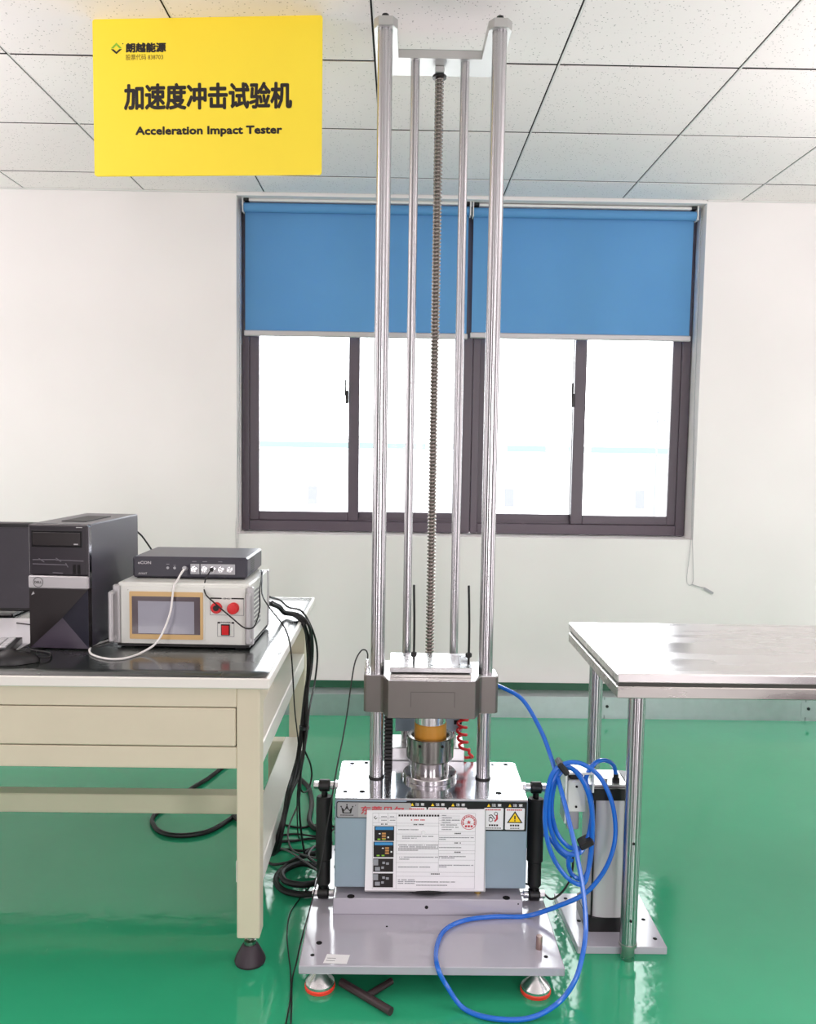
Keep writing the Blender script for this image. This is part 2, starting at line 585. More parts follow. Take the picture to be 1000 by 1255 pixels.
# ceiling: black void above, tiles as pieces, white tees in the lengthwise joints
ceil = struct(box('ceiling', TILE_BACK, None, XL-0.1, XR+0.1, YF-0.1, YO, ZC+0.0045, 2.74))
TX0, TY1 = -1.300, 2.859
tile0 = MB().box(-0.2945, 0.2945, -0.2930, 0.2930, 0, 0.003, 0.0008, seg=1)
tile_me = None
for j in range(-9, 3):
    for i in range(-4, 8):
        x = TX0 + 0.6*i + 0.3; y = TY1 + 0.6*j + 0.3
        if j == 2:
            continue
        if tile_me is None:
            o = tile0.build('ceiling_tile', TILE, ceil); tile_me = o.data
        else:
            o = bpy.data.objects.new('ceiling_tile', tile_me); C.objects.link(o)
            o.parent = ceil; o.matrix_parent_inverse = root_inv(ceil)
        o.location = (x, y, ZC + random.uniform(0, 0.0008))
        o.rotation_euler = (random.uniform(-0.0008, 0.0008), random.uniform(-0.0008, 0.0008), random.uniform(-0.002, 0.002))
cut_me = None
for i in range(-4, 8):      # the cut row along the window wall
    y0, y1 = TY1 + 1.2 + 0.007, YW - 0.004
    if cut_me is None:
        o = MB().box(-0.2945, 0.2945, -(y1-y0)/2, (y1-y0)/2, 0, 0.003, 0.0008, seg=1).build('ceiling_tile', TILE, ceil); cut_me = o.data
    else:
        o = bpy.data.objects.new('ceiling_tile', cut_me); C.objects.link(o)
        o.parent = ceil; o.matrix_parent_inverse = root_inv(ceil)
    o.location = (TX0+0.6*i+0.3, (y0+y1)/2, ZC)
run_me = None
for i in range(-3, 8):
    x = TX0 + 0.6*i
    if run_me is None:
        o = MB().box(0.0005, 0.0055, YF, YW-0.004, ZC+0.0005, ZC+0.004).build('ceiling_runner', TEE, ceil); run_me = o.data
    else:
        o = bpy.data.objects.new('ceiling_runner', run_me); C.objects.link(o)
        o.parent = ceil; o.matrix_parent_inverse = root_inv(ceil)
    o.location.x = x
struct(box('trim_1', TEE, ceil if False else None, XL, OX0, YW-0.012, YW-0.0005, ZC-0.006, ZC-0.001))
struct(box('trim_2', TEE, None, OX1, XR, YW-0.012, YW-0.0005, ZC-0.006, ZC-0.001))
struct(box('baseboard_back', GREEN_SK, None, XL, XR, YW-0.006, YW, 0, 0.150))


# windows
def latch_bm(x, y):
    b = MB()
    b.box(x-0.008, x+0.008, y-0.016, y, 1.600, 1.668, 0.003)
    b.box(x-0.012, x-0.004, y-0.030, y-0.014, 1.640, 1.725, 0.003)
    return b


def window(n, x0, x1, m0, m1, left_front, xlatch):
    ya, yb = YW+0.130, YW+0.215
    z0, z1 = OZ0+0.006, OZ1
    f = MB()
    f.box(x0, x0+0.038, ya, yb, z0, z1, 0.003).box(x1-0.048, x1, ya, yb, z0, z1, 0.003)
    f.box(x0+0.038, x1-0.048, ya, yb, z0, z0+0.055, 0.003).box(x0+0.038, x1-0.048, ya, yb, z1-0.05, z1, 0.003)
    f.box(x0+0.038, x1-0.048, ya+0.038, ya+0.044, z0+0.055, z0+0.068)
    w = struct(f.build('window_%d' % n, FRAME))
    fa, fb = (0.008, 0.036), (0.046, 0.074)
    for (sx0, sx1, d, sl, sr) in ((x0+0.038, m1, fa if left_front else fb, 0.05, m1-m0),
                                  (m0, x1-0.048, fb if left_front else fa, m1-m0, 0.045)):
        y0, y1 = ya+d[0], ya+d[1]
        s = MB()
        s.box(sx0, sx0+sl, y0, y1, z0+0.056, z1-0.05, 0.003).box(sx1-sr, sx1, y0, y1, z0+0.056, z1-0.05, 0.003)
        s.box(sx0+sl, sx1-sr, y0, y1, z0+0.056, z0+0.103, 0.003).box(sx0+sl, sx1-sr, y0, y1, z1-0.10, z1-0.05, 0.003)
        so = s.build('sash', FRAME, w)
        MB().box(sx0+sl-0.004, sx1-sr+0.004, (y0+y1)/2-0.002, (y0+y1)/2+0.002, z0+0.10, z1-0.095).build('pane', GLASS, so)
        if sx0-0.02 <= xlatch <= sx1 and d is fa:
            latch_bm(xlatch, y0).build('latch', BLACKM, so)
    return w


window(1, OX0+0.004, 0.373, -0.278, -0.222, True, -0.286)
window(2, 0.375, OX1-0.004, 0.915, 0.976, False, 0.906)

# ------------------------------------------------------------------ outside
yard = struct(box('ground', GROUND, None, -120, 120, YO+0.4, 160, -4.3, -4.0))
fac = thing('factory_building', 'long pale factory shed with a cyan roof edge seen through both windows', 'building', (3.5, 52, -4.0))
box('wall', FACW, fac, -14, 22, 46, 60, -4.0, 1.10)
MB().prism([(46, 1.10), (60, 1.10), (53, 1.9)], -14.3, 22.3, mtx=Matrix(((0, 0, 1, 0), (1, 0, 0, 0), (0, 1, 0, 0), (0, 0, 0, 1)))).build('roof', FACW, fac)
box('roof_edge', FACB, fac, -14.4, 3.2, 45.7, 46.0, 1.18, 1.5)
box('roof_edge', FACB, fac, 5.8, 16.2, 45.7, 46.0, 1.12, 1.46)
fw0 = None
for k in range(9):
    x = -12.0 + 3.6*k
    if fw0 is None:
        fw0 = box('window', FACD, fac, -0.25, 0.25, 45.92, 46.0, -1.9, -0.9); o = fw0
    else:
        o = fw0.copy(); C.objects.link(o)
    o.matrix_basis = Matrix.Translation((x, 0, 0))
pole = thing('utility_pole', 'thin grey utility pole outside behind the right hand window', 'pole', (12.2, 40, -4.0))
MB().cyl((12.2, 40, 0), 0.05, -4.0, 3.2, 10).build('shaft', FACD, pole)
box('crossarm', FACD, pole, 11.8, 12.6, 39.93, 39.99, 2.7, 2.8)


# ------------------------------------------------------------------ roller blinds
def blind(name, label, x0, x1, zt, zb, side):
    yb = YW + 0.065
    t = thing(name, label, 'blind', ((x0+x1)/2, yb, zt), 0, 'blue roller blinds in the window recess')
    MB().cyl((0, yb, zt-0.024), 0.0235, x0+0.004, x1-0.004, 24, 'X').build('roller_tube', BLIND, t)
    box('fabric', BLIND, t, x0+0.006, x1-0.006, yb+0.0165, yb+0.0177, zb+0.026, zt-0.02)
    MB().box(x0, x1, yb+0.006, yb+0.026, zb, zb+0.029, 0.004).build('bottom_bar', SILVER, t)
    hb = MB().box(x0+0.03, x1-0.03, yb-0.02, yb+0.02, zt+0.003, zt+0.016, 0.002)
    hb.build('head_rail', TEE, t)
    for xe, s in ((x0, -1), (x1, 1)):
        b = MB().box(xe-0.003 if s > 0 else xe-0.002, xe+0.003, yb-0.03, yb+0.02, zt-0.052, zt+0.02, 0.001)
        br = b.build('bracket', WCABLE, t)
        MB().box(xe-0.03 if s > 0 else xe+0.006, xe-0.006 if s > 0 else xe+0.03, yb-0.024, yb+0.016, zt+0.0035, zt+0.0195, 0.001).build('bracket_clip', BLACK, br)
    return t


def bead_chain(path_pts, parent, r=0.0021, step=0.0055):
    pts = [Vector(p) for p in path_pts]
    b = MB()
    acc = 0.0
    for a, c in zip(pts, pts[1:]):
        L = (c-a).length
        n = max(1, int(L/step))
        for k in range(n):
            q = a.lerp(c, k/n)
            b.lathe([(0, -r), (r, 0), (0, r)], tuple(q), 5)
    o = b.build('bead_chain', GREYP, parent, kind='stuff', angle=80)
    o2 = MB().tube(path_pts, 0.0007, 5, 2).build('chain_cord', GREYP, o)
    return o


bl = blind('roller_blind', 'left one of the two blue roller blinds, half lowered behind the left columns', -0.818, 0.338, 2.605, 1.937, -1)
bead_chain([(-0.829, YW+0.03, 2.57), (-0.829, YW+0.025, 1.6), (-0.832, YW-0.004, 0.93), (-0.836, YW-0.006, 0.84), (-0.842, YW-0.006, 0.84),
            (-0.846, YW-0.004, 0.93), (-0.836, YW+0.045, 1.6), (-0.833, YW+0.05, 2.57)], bl)
br = blind('roller_blind', 'right one of the two blue roller blinds, half lowered beside the right wall', 0.352, 1.497, 2.600, 1.944, 1)
bead_chain([(1.512, YW+0.03, 2.56), (1.512, YW+0.02, 1.6), (1.516, YW-0.004, 0.93), (1.500, YW-0.006, 0.72), (1.504, YW-0.006, 0.69), (1.515, YW-0.006, 0.678),
            (1.528, YW-0.006, 0.682), (1.536, YW-0.006, 0.71), (1.522, YW-0.004, 0.93), (1.521, YW+0.045, 1.6), (1.517, YW+0.05, 2.56)], br)
ct = MB().tube([(1.53, YW-0.006, 0.684), (1.57, YW-0.008, 0.672), (1.60, YW-0.008, 0.668)], 0.002, 6, 4)
ct.box(-0.028, 0.028, -0.002, 0.002, -0.006, 0.006, 0.001, mtx=Matrix.Translation((1.617, YW-0.008, 0.652)) @ Matrix.Rotation(0.5, 4, 'Y'))
ct.build('chain_holder', GREYP, br)

# ------------------------------------------------------------------ cable tray along the wall
tr = thing('cable_tray', 'galvanised steel cable tray lying on the floor along the window wall', 'cable tray', (0.3, 4.25, 0))
for (a, b_) in ((-3.5, -1.28), (-1.277, 1.062), (1.065, 2.10), (2.103, 3.45)):
    s = MB().box(a, b_, 4.200, 4.203, 0.008, 0.113, 0.0008, seg=1).box(a, b_, 4.203, 4.3165, 0.110, 0.113)
    s.box(a, b_, 4.203, 4.3165, 0.0, 0.009)
    so = s.build('tray_section', GALV, tr)
    if a > 0:
        MB().box(a-0.025, a+0.03, 4.1985, 4.2, 0.02, 0.1, 0.0005, seg=1).build('joint_plate', GALV, so)
        MB().cyl((a+0.012, 0, 0.066), 0.008, 4.194, 4.199, 10, 'Y').build('bolt', BLACKM, so)

# ------------------------------------------------------------------ hanging sign
xl, yl, xr, yr = -0.938, 2.619, -0.247, 2.567
SW = math.hypot(xr-xl, yr-yl); SH = 0.455
srz = math.atan2(yr-yl, xr-xl)
sframe = Matrix.Translation((xl, yl, ZC-SH)) @ Matrix.Rotation(srz, 4, 'Z') @ Matrix.Rotation(PI/2, 4, 'X')
sign = MB().prism(rounded_rect(0, SW, 0, SH, 0.008), -0.006, 0, mtx=sframe).build('sign_board', YEL)
tag(sign, 'yellow sign board with black lettering hanging from the ceiling at upper left', 'sign')


def su(px): return (px-115.0)/281.0*SW
def sv(py): return SH-(py-25.0)/193.0*SH


text('title_lettering', '加速度冲击试验机', PRINT, sign, sframe, su(153), su(360), sv(137), sv(104), bold=0.034, z=0.0006)
text('english_lettering', 'Acceleration Impact Tester', PRINT, sign, sframe, su(167), su(348), sv(170.5), sv(157), bold=0.048, z=0.0006)
text('company_lettering', '朗越能源', PRINT, sign, sframe, su(156), su(206), sv(66.5), sv(54.5), bold=0.055, z=0.0006)
text('code_lettering', '股票代码 838703', mat('print_brown', srgb(84, 60, 24), 0.6), sign, sframe, su(156), su(202), sv(75.5), sv(68.5), z=0.0006)
cx, cy = su(144.5), sv(61)
hw, hh, tk = su(151.5)-su(144.5), 0.0165, 0.0052
poly('logo', PRINTGN, sign, sframe, [[(cx-hw, cy), (cx, cy+hh), (cx+hw, cy), (cx+hw-tk*1.6, cy), (cx, cy+hh-tk*1.3), (cx-hw+tk*1.6, cy)]], z=0.0006)
poly('logo', PRINT, sign, sframe, [[(cx-hw, cy-0.002), (cx-hw+tk*1.6, cy-0.002), (cx, cy-hh+tk*1.3), (cx+hw-tk*1.6, cy-0.002), (cx+hw, cy-0.002), (cx, cy-hh)]], z=0.0006)
poly('logo_mark', PRINT, sign, sframe, [[(cx+hw*1.15+0.0018*math.cos(a), cy+hh*0.8+0.0018*math.sin(a)) for a in [k*PI/4 for k in range(8)]]], z=0.0006)

# ------------------------------------------------------------------ impact tester
mc = thing('impact_tester', 'tall drop shock tester with chrome columns on a grey base plate in the middle', 'testing machine', (0.1, 2.31, 0))
CX = 0.1
box('base_plate', PAINT_P, mc, -0.237, 0.431, 2.004, 2.640, 0.060, 0.083, 0.002)
for (x, y) in ((-0.187, 2.045), (0.364, 2.035), (-0.187, 2.59), (0.364, 2.59)):
    f = MB().lathe([(0, 0.010), (0.037, 0.010), (0.037, 0.017), (0.031, 0.024), (0.014, 0.040), (0.011, 0.044), (0, 0.044)], (x, y, 0), 32).build('levelling_foot', ALU, mc)
    MB().lathe([(0, 0.0), (0.038, 0.0), (0.039, 0.003), (0.039, 0.008), (0.037, 0.0105), (0, 0.0105)], (x, y, 0), 32).build('rubber_ring', REDO, f)
    MB().cyl((x, y, 0), 0.009, 0.044, 0.0605, 12).build('foot_bolt', ALU, f)


def disc(name, m, parent, x, y, z, r, seg=16):
    return MB().cyl((x, y, 0), r, z, z+0.0006, seg).build(name, m, parent)


for (x, y, r) in ((-0.195, 2.101, 0.008), (-0.207, 2.048, 0.0055), (0.391, 2.05, 0.0055), (-0.019, 2.179, 0.003)):
    disc('bolt_hole', HOLE, mc, x, y, 0.083, r)
MB().lathe([(0, 0.083), (0.0085, 0.083), (0.0085, 0.115), (0.0075, 0.118), (0, 0.118)], (0.379, 2.085, 0), 16).build('locating_pin', BRASS, mc)
st = MB().face([(-0.177, 2.0145, 0.0836), (-0.117, 2.0115, 0.0836), (-0.111, 2.0495, 0.0836), (-0.170, 2.0525, 0.0836)]).build('sticker', PRINTW, mc)
MB().face([(-0.170, 2.024, 0.0839), (-0.148, 2.023, 0.0839), (-0.148, 2.025, 0.0839), (-0.170, 2.026, 0.0839)]).face(
    [(-0.168, 2.034, 0.0839), (-0.146, 2.033, 0.0839), (-0.146, 2.035, 0.0839), (-0.168, 2.036, 0.0839)]).build('sticker_print', PRINTG, st)
# lower beam with the air spring on it
lb = [(-0.170, 2.236), (0.357, 2.236), (0.357, 2.56), (-0.170, 2.56)]
MB().prism(lb, 0.083, 0.129, bev=0.002).build('lower_beam', PAINT_P, mc)
for x in (-0.121, 0.313):
    disc('bolt_hole', HOLE, mc, x, 2.247, 0.129, 0.0105)
MB().cyl((0.09, 0, 0.106), 0.005, 2.2352, 2.236, 12, 'Y').build('centre_mark', HOLE, mc)
MB().cyl((0.345, 0, 0.118), 0.0022, 2.2352, 2.236, 8, 'Y').build('centre_mark', HOLE, mc)
MB().lathe([(0, 0.129), (0.095, 0.129), (0.112, 0.136), (0.112, 0.143), (0.095, 0.150), (0, 0.150)], (0.095, 2.357, 0), 48).build('air_spring', BLACK, mc)
MB().cyl((0.235, 2.275, 0), 0.010, 0.129, 0.150, 14).build('brass_fitting', mat('brass', (0.66, 0.45, 0.12, 1), 0.25, 1.0), mc)
box('seismic_block', PAINT, mc, -0.168, 0.368, 2.258, 2.540, 0.149, 0.401, 0.003)
MB().prism([(-0.168, 2.258), (0.368, 2.258), (0.368, 2.525), (0.358, 2.535), (-0.158, 2.535), (-0.168, 2.525)], 0.401, 0.407, bev=0.001).build('top_plate', BRIGHT, mc)
for (x, y, r) in ((-0.143, 2.301, 0.0065), (-0.095, 2.302, 0.009), (-0.092, 2.518, 0.008), (0.291, 2.301, 0.0095), (0.297, 2.515, 0.006), (0.338, 2.517, 0.008), (-0.135, 2.512, 0.006)):
    disc('bolt_hole', HOLE, mc, x, y, 0.407, r)
for z in (0.372, 0.34, 0.30, 0.25, 0.20):
    MB().cyl((0, 2.275, z), 0.0035, -0.1705, -0.1675, 8, 'X').build('side_screw', HOLE, mc)
# name plate and warning strip on the front of the block
FY = 2.258
nf = face_frame(0, FY, 0)
np_ = MB().prism(rounded_rect(-0.164, 0.046, 0.350, 0.3975, 0.005), 0, 0.001, mtx=nf).build('name_plate', BLACKM, mc)
MB().prism(rounded_rect(-0.1615, 0.0435, 0.3525, 0.395, 0.004), 0.001, 0.0015, mtx=nf).build('plate_face', LOGOP, np_)
quads('plate_band', mat('plate_dark', srgb(160, 158, 162), 0.4), np_, nf, [(-0.1605, -0.103, 0.3535, 0.394)], z=0.0018)
crown = [[(-0.147, 0.364), (-0.151, 0.383), (-0.1415, 0.3735), (-0.135, 0.388), (-0.1285, 0.3735), (-0.119, 0.383), (-0.123, 0.364), (-0.1275, 0.364), (-0.1265, 0.3695), (-0.135, 0.378), (-0.1435, 0.3695), (-0.1425, 0.364)],
         [(-0.143, 0.364), (-0.127, 0.364), (-0.127, 0.3665), (-0.143, 0.3665)]]
for (x, z) in ((-0.151, 0.3835), (-0.135, 0.389), (-0.119, 0.3835)):
    crown.append([(x+0.0022*math.cos(k*PI/4), z+0.0022*math.sin(k*PI/4)) for k in range(8)])
crown.append([(-0.111+0.0013*math.cos(k*PI/4), 0.387+0.0013*math.sin(k*PI/4)) for k in range(8)])
poly('crown_logo', PRINT, np_, nf, crown, z=0.0020)
quads('plate_print', PRINT, np_, nf, [(-0.153+0.0031*k, -0.153+0.0031*k+0.0024, 0.3575, 0.3600) for k in range(12)], z=0.0020)
text('plate_lettering', '东莞贝尔', PRINTR, np_, nf, -0.096, 0.024, 0.361, 0.3855, bold=0.02, z=0.0020)
ws = MB().prism(rounded_rect(0.030, 0.3655, 0.317, 0.4005, 0.002), 0, 0.001, mtx=nf).build('warning_strip', BLACKM, mc)
cards = [(0.034, 0.086), (0.0905, 0.1425), (0.147, 0.199), (0.2465, 0.3005), (0.3055, 0.3595)]
cm = None
for i, (a, b_) in enumerate(cards):
    o = MB().prism(rounded_rect(a, b_, 0.3215, 0.3835, 0.003), 0.001, 0.0014, mtx=nf).build('warning_card', PRINTW, ws)
    xm = (a+b_)/2
    poly('warning_mark', YELW, ws, nf, [[(a+0.008, 0.387), (a+0.017, 0.387), (a+0.0125, 0.3955)]], z=0.0013)
    text('warning_lettering', '注 意', PRINTW, ws, nf, a+0.021, b_-0.006, 0.3875, 0.3955, bold=0.02, z=0.0013)
    dd = [(a+0.004+0.0054*k, a+0.004+0.0054*k+0.004, 0.3765, 0.3805) for k in range(8)]
    quads('card_red_print', PRINTR, ws, nf, dd, z=0.0017)
    dd = [(xm-0.013+0.0068*k, xm-0.013+0.0068*k+0.005, 0.3315, 0.3365) for k in range(4)]
    dd += [(xm-0.021+0.0043*k, xm-0.021+0.0043*k+0.003, 0.3245, 0.3272) for k in range(10)] if i != 4 else [(xm-0.012+0.0043*k, xm-0.012+0.0043*k+0.003, 0.3245, 0.3272) for k in range(6)]
    quads('card_print', PRINT, ws, nf, dd, z=0.0017)
    if i == 4:
        poly('warning_triangle', PRINT, ws, nf, [[(xm-0.022, 0.341), (xm+0.022, 0.341), (xm, 0.3755)]], z=0.0017)
        poly('warning_triangle', YELW, ws, nf, [[(xm-0.0165, 0.344), (xm+0.0165, 0.344), (xm, 0.3695)]], z=0.0020)
        quads('exclamation_mark', PRINT, ws, nf, [(xm-0.0018, xm+0.0018, 0.3515, 0.3625), (xm-0.0018, xm+0.0018, 0.346, 0.3495)], z=0.0023)
    if i == 3:
        g = MB()
        def seg(pts, w=0.0011):
            for p, q in zip(pts, pts[1:]):
                d = Vector((q[0]-p[0], q[1]-p[1], 0)).normalized(); n_ = Vector((-d.y, d.x, 0))*w
                g.face([nf @ (Vector((p[0], p[1], 0.0017))+n_), nf @ (Vector((p[0], p[1], 0.0017))-n_), nf @ (Vector((q[0], q[1], 0.0017))-n_), nf @ (Vector((q[0], q[1], 0.0017))+n_)])
        # a hand caught between two gears
        for gx, gz, gr in ((xm-0.008, 0.350, 0.0065), (xm+0.006, 0.367, 0.0055)):
            seg([(gx+(gr if k % 2 else gr*0.72)*math.cos(k*PI/6), gz+(gr if k % 2 else gr*0.72)*math.sin(k*PI/6)) for k in range(13)], 0.0008)
        seg([(xm-0.014, 0.362), (xm-0.006, 0.364), (xm-0.001, 0.358), (xm+0.003, 0.352)], 0.0012)
        seg([(xm-0.014, 0.357), (xm-0.008, 0.358), (xm-0.004, 0.353)], 0.0010)
        g.build('hazard_drawing', PRINT, ws)
        poly('hazard_arrow', PRINTR, ws, nf, [[(xm+0.004, 0.343), (xm+0.012, 0.352), (xm+0.011, 0.364), (xm+0.0065, 0.362), (xm+0.0065, 0.353), (xm+0.001, 0.347)]], z=0.0017)

# columns, top yoke, screw
for x in (-0.0585, 0.2575):
    c = MB().cyl((x, 2.41, 0), 0.0205, 0.407, 2.524, 40).build('column', ROD, mc)
    MB().lathe([(0.0205, 0.407), (0.0228, 0.407), (0.0228, 0.411), (0.0205, 0.412)], (x, 2.41, 0), 40).build('base_collar', BLACKM, c)
for x in (0.0275, 0.176):
    MB().cyl((x, 2.596, 0), 0.0132, 0.447, 2.524, 28).build('guide_rod', ROD, mc)
yoke = [(-0.090, 2.400), (-0.076, 2.379), (-0.038, 2.379), (-0.024, 2.400), (-0.024, 2.573), (0.225, 2.573), (0.225, 2.400), (0.239, 2.379), (0.276, 2.379), (0.290, 2.400), (0.290, 2.692), (-0.090, 2.692)]
yk = MB().prism(yoke, 2.524, 2.5495, bev=0.0012).build('top_yoke', YOKE, mc)
for x in (-0.0585, 0.2575):
    MB().lathe([(0, 2.5495), (0.012, 2.5495), (0.012, 2.558), (0.0095, 2.566), (0, 2.567)], (x, 2.41, 0), 14).build('cap_bolt', BLACKM, yk)
for x in (0.016, 0.030, 0.168, 0.182):
    MB().lathe([(0, 2.5495), (0.006, 2.5495), (0.006, 2.555), (0, 2.556)], (x, 2.592, 0), 10).build('rod_bolt', BLACKM, yk)
SX, SY = 0.102, 2.640
# helical thread
sb = MB()
pitch, seg_n, z0s, z1s = 0.0113, 20, 0.43, 2.500
rows = int((z1s-z0s)/pitch*7)
prev = None
for r_ in range(rows+1):
    z = z0s + (z1s-z0s)*r_/rows
    ring = []
    for k in range(seg_n):
        a = 2*PI*k/seg_n
        ph = (z/pitch - k/seg_n) % 1.0
        rad = 0.0138 - 0.0048*max(0.0, math.sin(PI*min(1.0, ph/0.55)) if ph < 0.55 else 0.0)
        ring.append(sb.bm.verts.new((SX+rad*math.cos(a), SY+rad*math.sin(a), z)))
    if prev:
        for k in range(seg_n):
            sb.bm.faces.new((prev[k], prev[(k+1) % seg_n], ring[(k+1) % seg_n], ring[k]))
    prev = ring
sc = sb.build('lead_screw', SCREW, mc, angle=60)
MB().lathe([(0, 2.524), (0.013, 2.524), (0.013, 2.505), (0.021, 2.503), (0.021, 2.496), (0.012, 2.495), (0, 2.495)], (SX, SY, 0), 24).build('screw_end_nut', BLACKM, sc)
box('bearing_block', YOKE, mc, SX-0.0135, SX+0.0135, SY-0.022, SY+0.02, 2.505, 2.524, 0.002)

# carriage
car = [(-0.0395, 2.372), (-0.026, 2.326), (0.222, 2.326), (0.2365, 2.372), (0.245, 2.380), (0.286, 2.380), (0.293, 2.387), (0.293, 2.455), (0.262, 2.470),
       (0.255, 2.545), (-0.050, 2.545), (-0.058, 2.470), (-0.097, 2.455), (-0.097, 2.387), (-0.090, 2.380), (-0.048, 2.380)]
cg = MB().prism(car, 0.612, 0.7195, bev=0.0015).build('carriage', CARR, mc)
MB().prism([(p[0]*0.985+0.0015, p[1]*0.985+0.0366) for p in car], 0.7195, 0.722).build('carriage_top', ALU, cg)  # brighter metal puts the glare on the carriage top into the colour
gp = MB()
for (a, b_, c_, d_) in ((0.038, 0.040, 0.645, 0.690), (0.162, 0.164, 0.645, 0.690), (0.040, 0.162, 0.688, 0.690)):
    gp.box(a, b_, 2.3254, 2.3262, c_, d_)
gp.build('engraved_panel', mat('engraving', srgb(92, 86, 84), 0.6), cg)
fx = MB().box(-0.023, 0.214, 2.362, 2.532, 0.735, 0.750, 0.0015).build('fixture_plate', ALU, mc)
MB().box(-0.018, 0.209, 2.372, 2.525, 0.722, 0.735).build('fixture_spacer', BLACKM, fx)
MB().box(-0.021, 0.212, 2.358, 2.371, 0.722, 0.731, 0.001).build('fixture_rail', STEEL, fx)
for (x, y, r) in ((0.005, 2.39, 0.003), (0.02, 2.50, 0.003), (0.075, 2.50, 0.003), (0.1, 2.39, 0.0035), (0.15, 2.39, 0.003), (0.18, 2.40, 0.0035), (0.19, 2.50, 0.003), (0.135, 2.50, 0.0035)):
    disc('bolt_hole', HOLE, fx, x, y, 0.750, r, 10)
for x, lean in ((0.0475, -0.003), (0.2085, -0.004)):
    r_ = MB().tube([(x, 2.42, 0.750), (x, 2.42, 0.86), (x+lean, 2.42, 0.980)], 0.0034, 8, 4).build('threaded_rod', BLACKM, mc)
    MB().lathe([(0, 0.766), (0.006, 0.766), (0.0092, 0.769), (0.0092, 0.778), (0.006, 0.781), (0, 0.781)], (x, 2.42, 0), 6).build('nut', BLACK, r_)
# sensor plug on top of the left ear of the carriage
MB().lathe([(0, 0.722), (0.008, 0.722), (0.008, 0.734), (0.0055, 0.736), (0.0055, 0.750), (0.004, 0.758), (0, 0.758)], (-0.089, 2.42, 0), 12).build('sensor_plug', ALU, mc)

# programmer under the carriage
MB().cyl((CX-0.001, 2.42, 0), 0.046, 0.572, 0.612, 36, ch=0.001).build('piston_head', ALU, mc)
MB().lathe([(0, 0.517), (0.044, 0.517), (0.0475, 0.523), (0.0475, 0.570), (0.045, 0.5735), (0, 0.5735)], (CX, 2.42, 0), 40).build('elastomer_pad', ORANGE, mc)
cup = MB().lathe([(0.0, 0.516), (0.054, 0.516), (0.054, 0.531), (0.057, 0.5345), (0.0675, 0.5345), (0.0695, 0.5325), (0.0695, 0.470), (0.067, 0.466), (0.060, 0.462), (0.0, 0.462)], (CX, 2.42, 0), 56).build('piston_cup', CUP, mc)
MB().lathe([(0.0478, 0.5165), (0.0525, 0.5165), (0.0525, 0.521), (0.0478, 0.521)], (CX, 2.42, 0), 40).build('seal_ring', ALU, cup)
for a in (-118, -62):
    ca, sa = math.cos(math.radians(a)), math.sin(math.radians(a))
    MB().cyl((0, 0, 0), 0.0045, -0.001, 0.001, 12, 'Y').build('spanner_hole', HOLE, cup, mtx=Matrix.Translation((CX+0.0695*ca, 2.42+0.0695*sa, 0.519)) @ Matrix.Rotation(math.radians(a+90), 4, 'Z'))
fl = MB().lathe([(0, 0.407), (0.0775, 0.407), (0.079, 0.409), (0.079, 0.421), (0.077, 0.423), (0.056, 0.424), (0.055, 0.4625), (0, 0.4625)], (CX, 2.42, 0), 56).build('piston_flange', ALU_M, mc)
for a in (-150, -30, 100):
    x, y = CX+0.068*math.cos(math.radians(a)), 2.42+0.068*math.sin(math.radians(a))
    disc('bolt_hole', HOLE, fl, x, y, 0.4228, 0.006, 12)
# lifting gear behind
box('lift_block', PAINT, mc, -0.004, 0.205, 2.572, 2.675, 0.489, 0.600, 0.002)
MB().box(0.180, 0.204, 2.570, 2.572, 0.514, 0.527).build('lift_slot', HOLE, mc)
box('rear_mount', ALU_W, mc, -0.016, 0.212, 2.541, 2.66, 0.30, 0.447, 0.002)
ch = MB()
for k in range(17):
    z = 0.409 + k*0.0118
    ch.box(-0.037, -0.012, 2.505, 2.532, z, z+0.0095, 0.001, seg=1)
    ch.box(-0.0385, -0.0365, 2.508, 2.528, z+0.003, z+0.0068)
ch.box(-0.033, -0.016, 2.510, 2.528, 0.407, 0.612)
ch.build('cable_chain', BLACKM, mc)
hel = []
NT = 7
for k in range(0, NT*14+1):
    t = k/(NT*14)
    a = 2*PI*NT*t
    hel.append((0.229-0.026*math.sin(PI*t*0.8) + 0.014*math.cos(a), 2.550+0.014*math.sin(a), 0.606-0.165*t))
hel += [(0.226, 2.536, 0.434), (0.236, 2.54, 0.424), (0.238, 2.552, 0.416), (0.230, 2.562, 0.412), (0.218, 2.556, 0.412), (0.212, 2.545, 0.418)]
MB().tube(hel, 0.0046, 7, 2).build('coiled_hose', RED, mc)


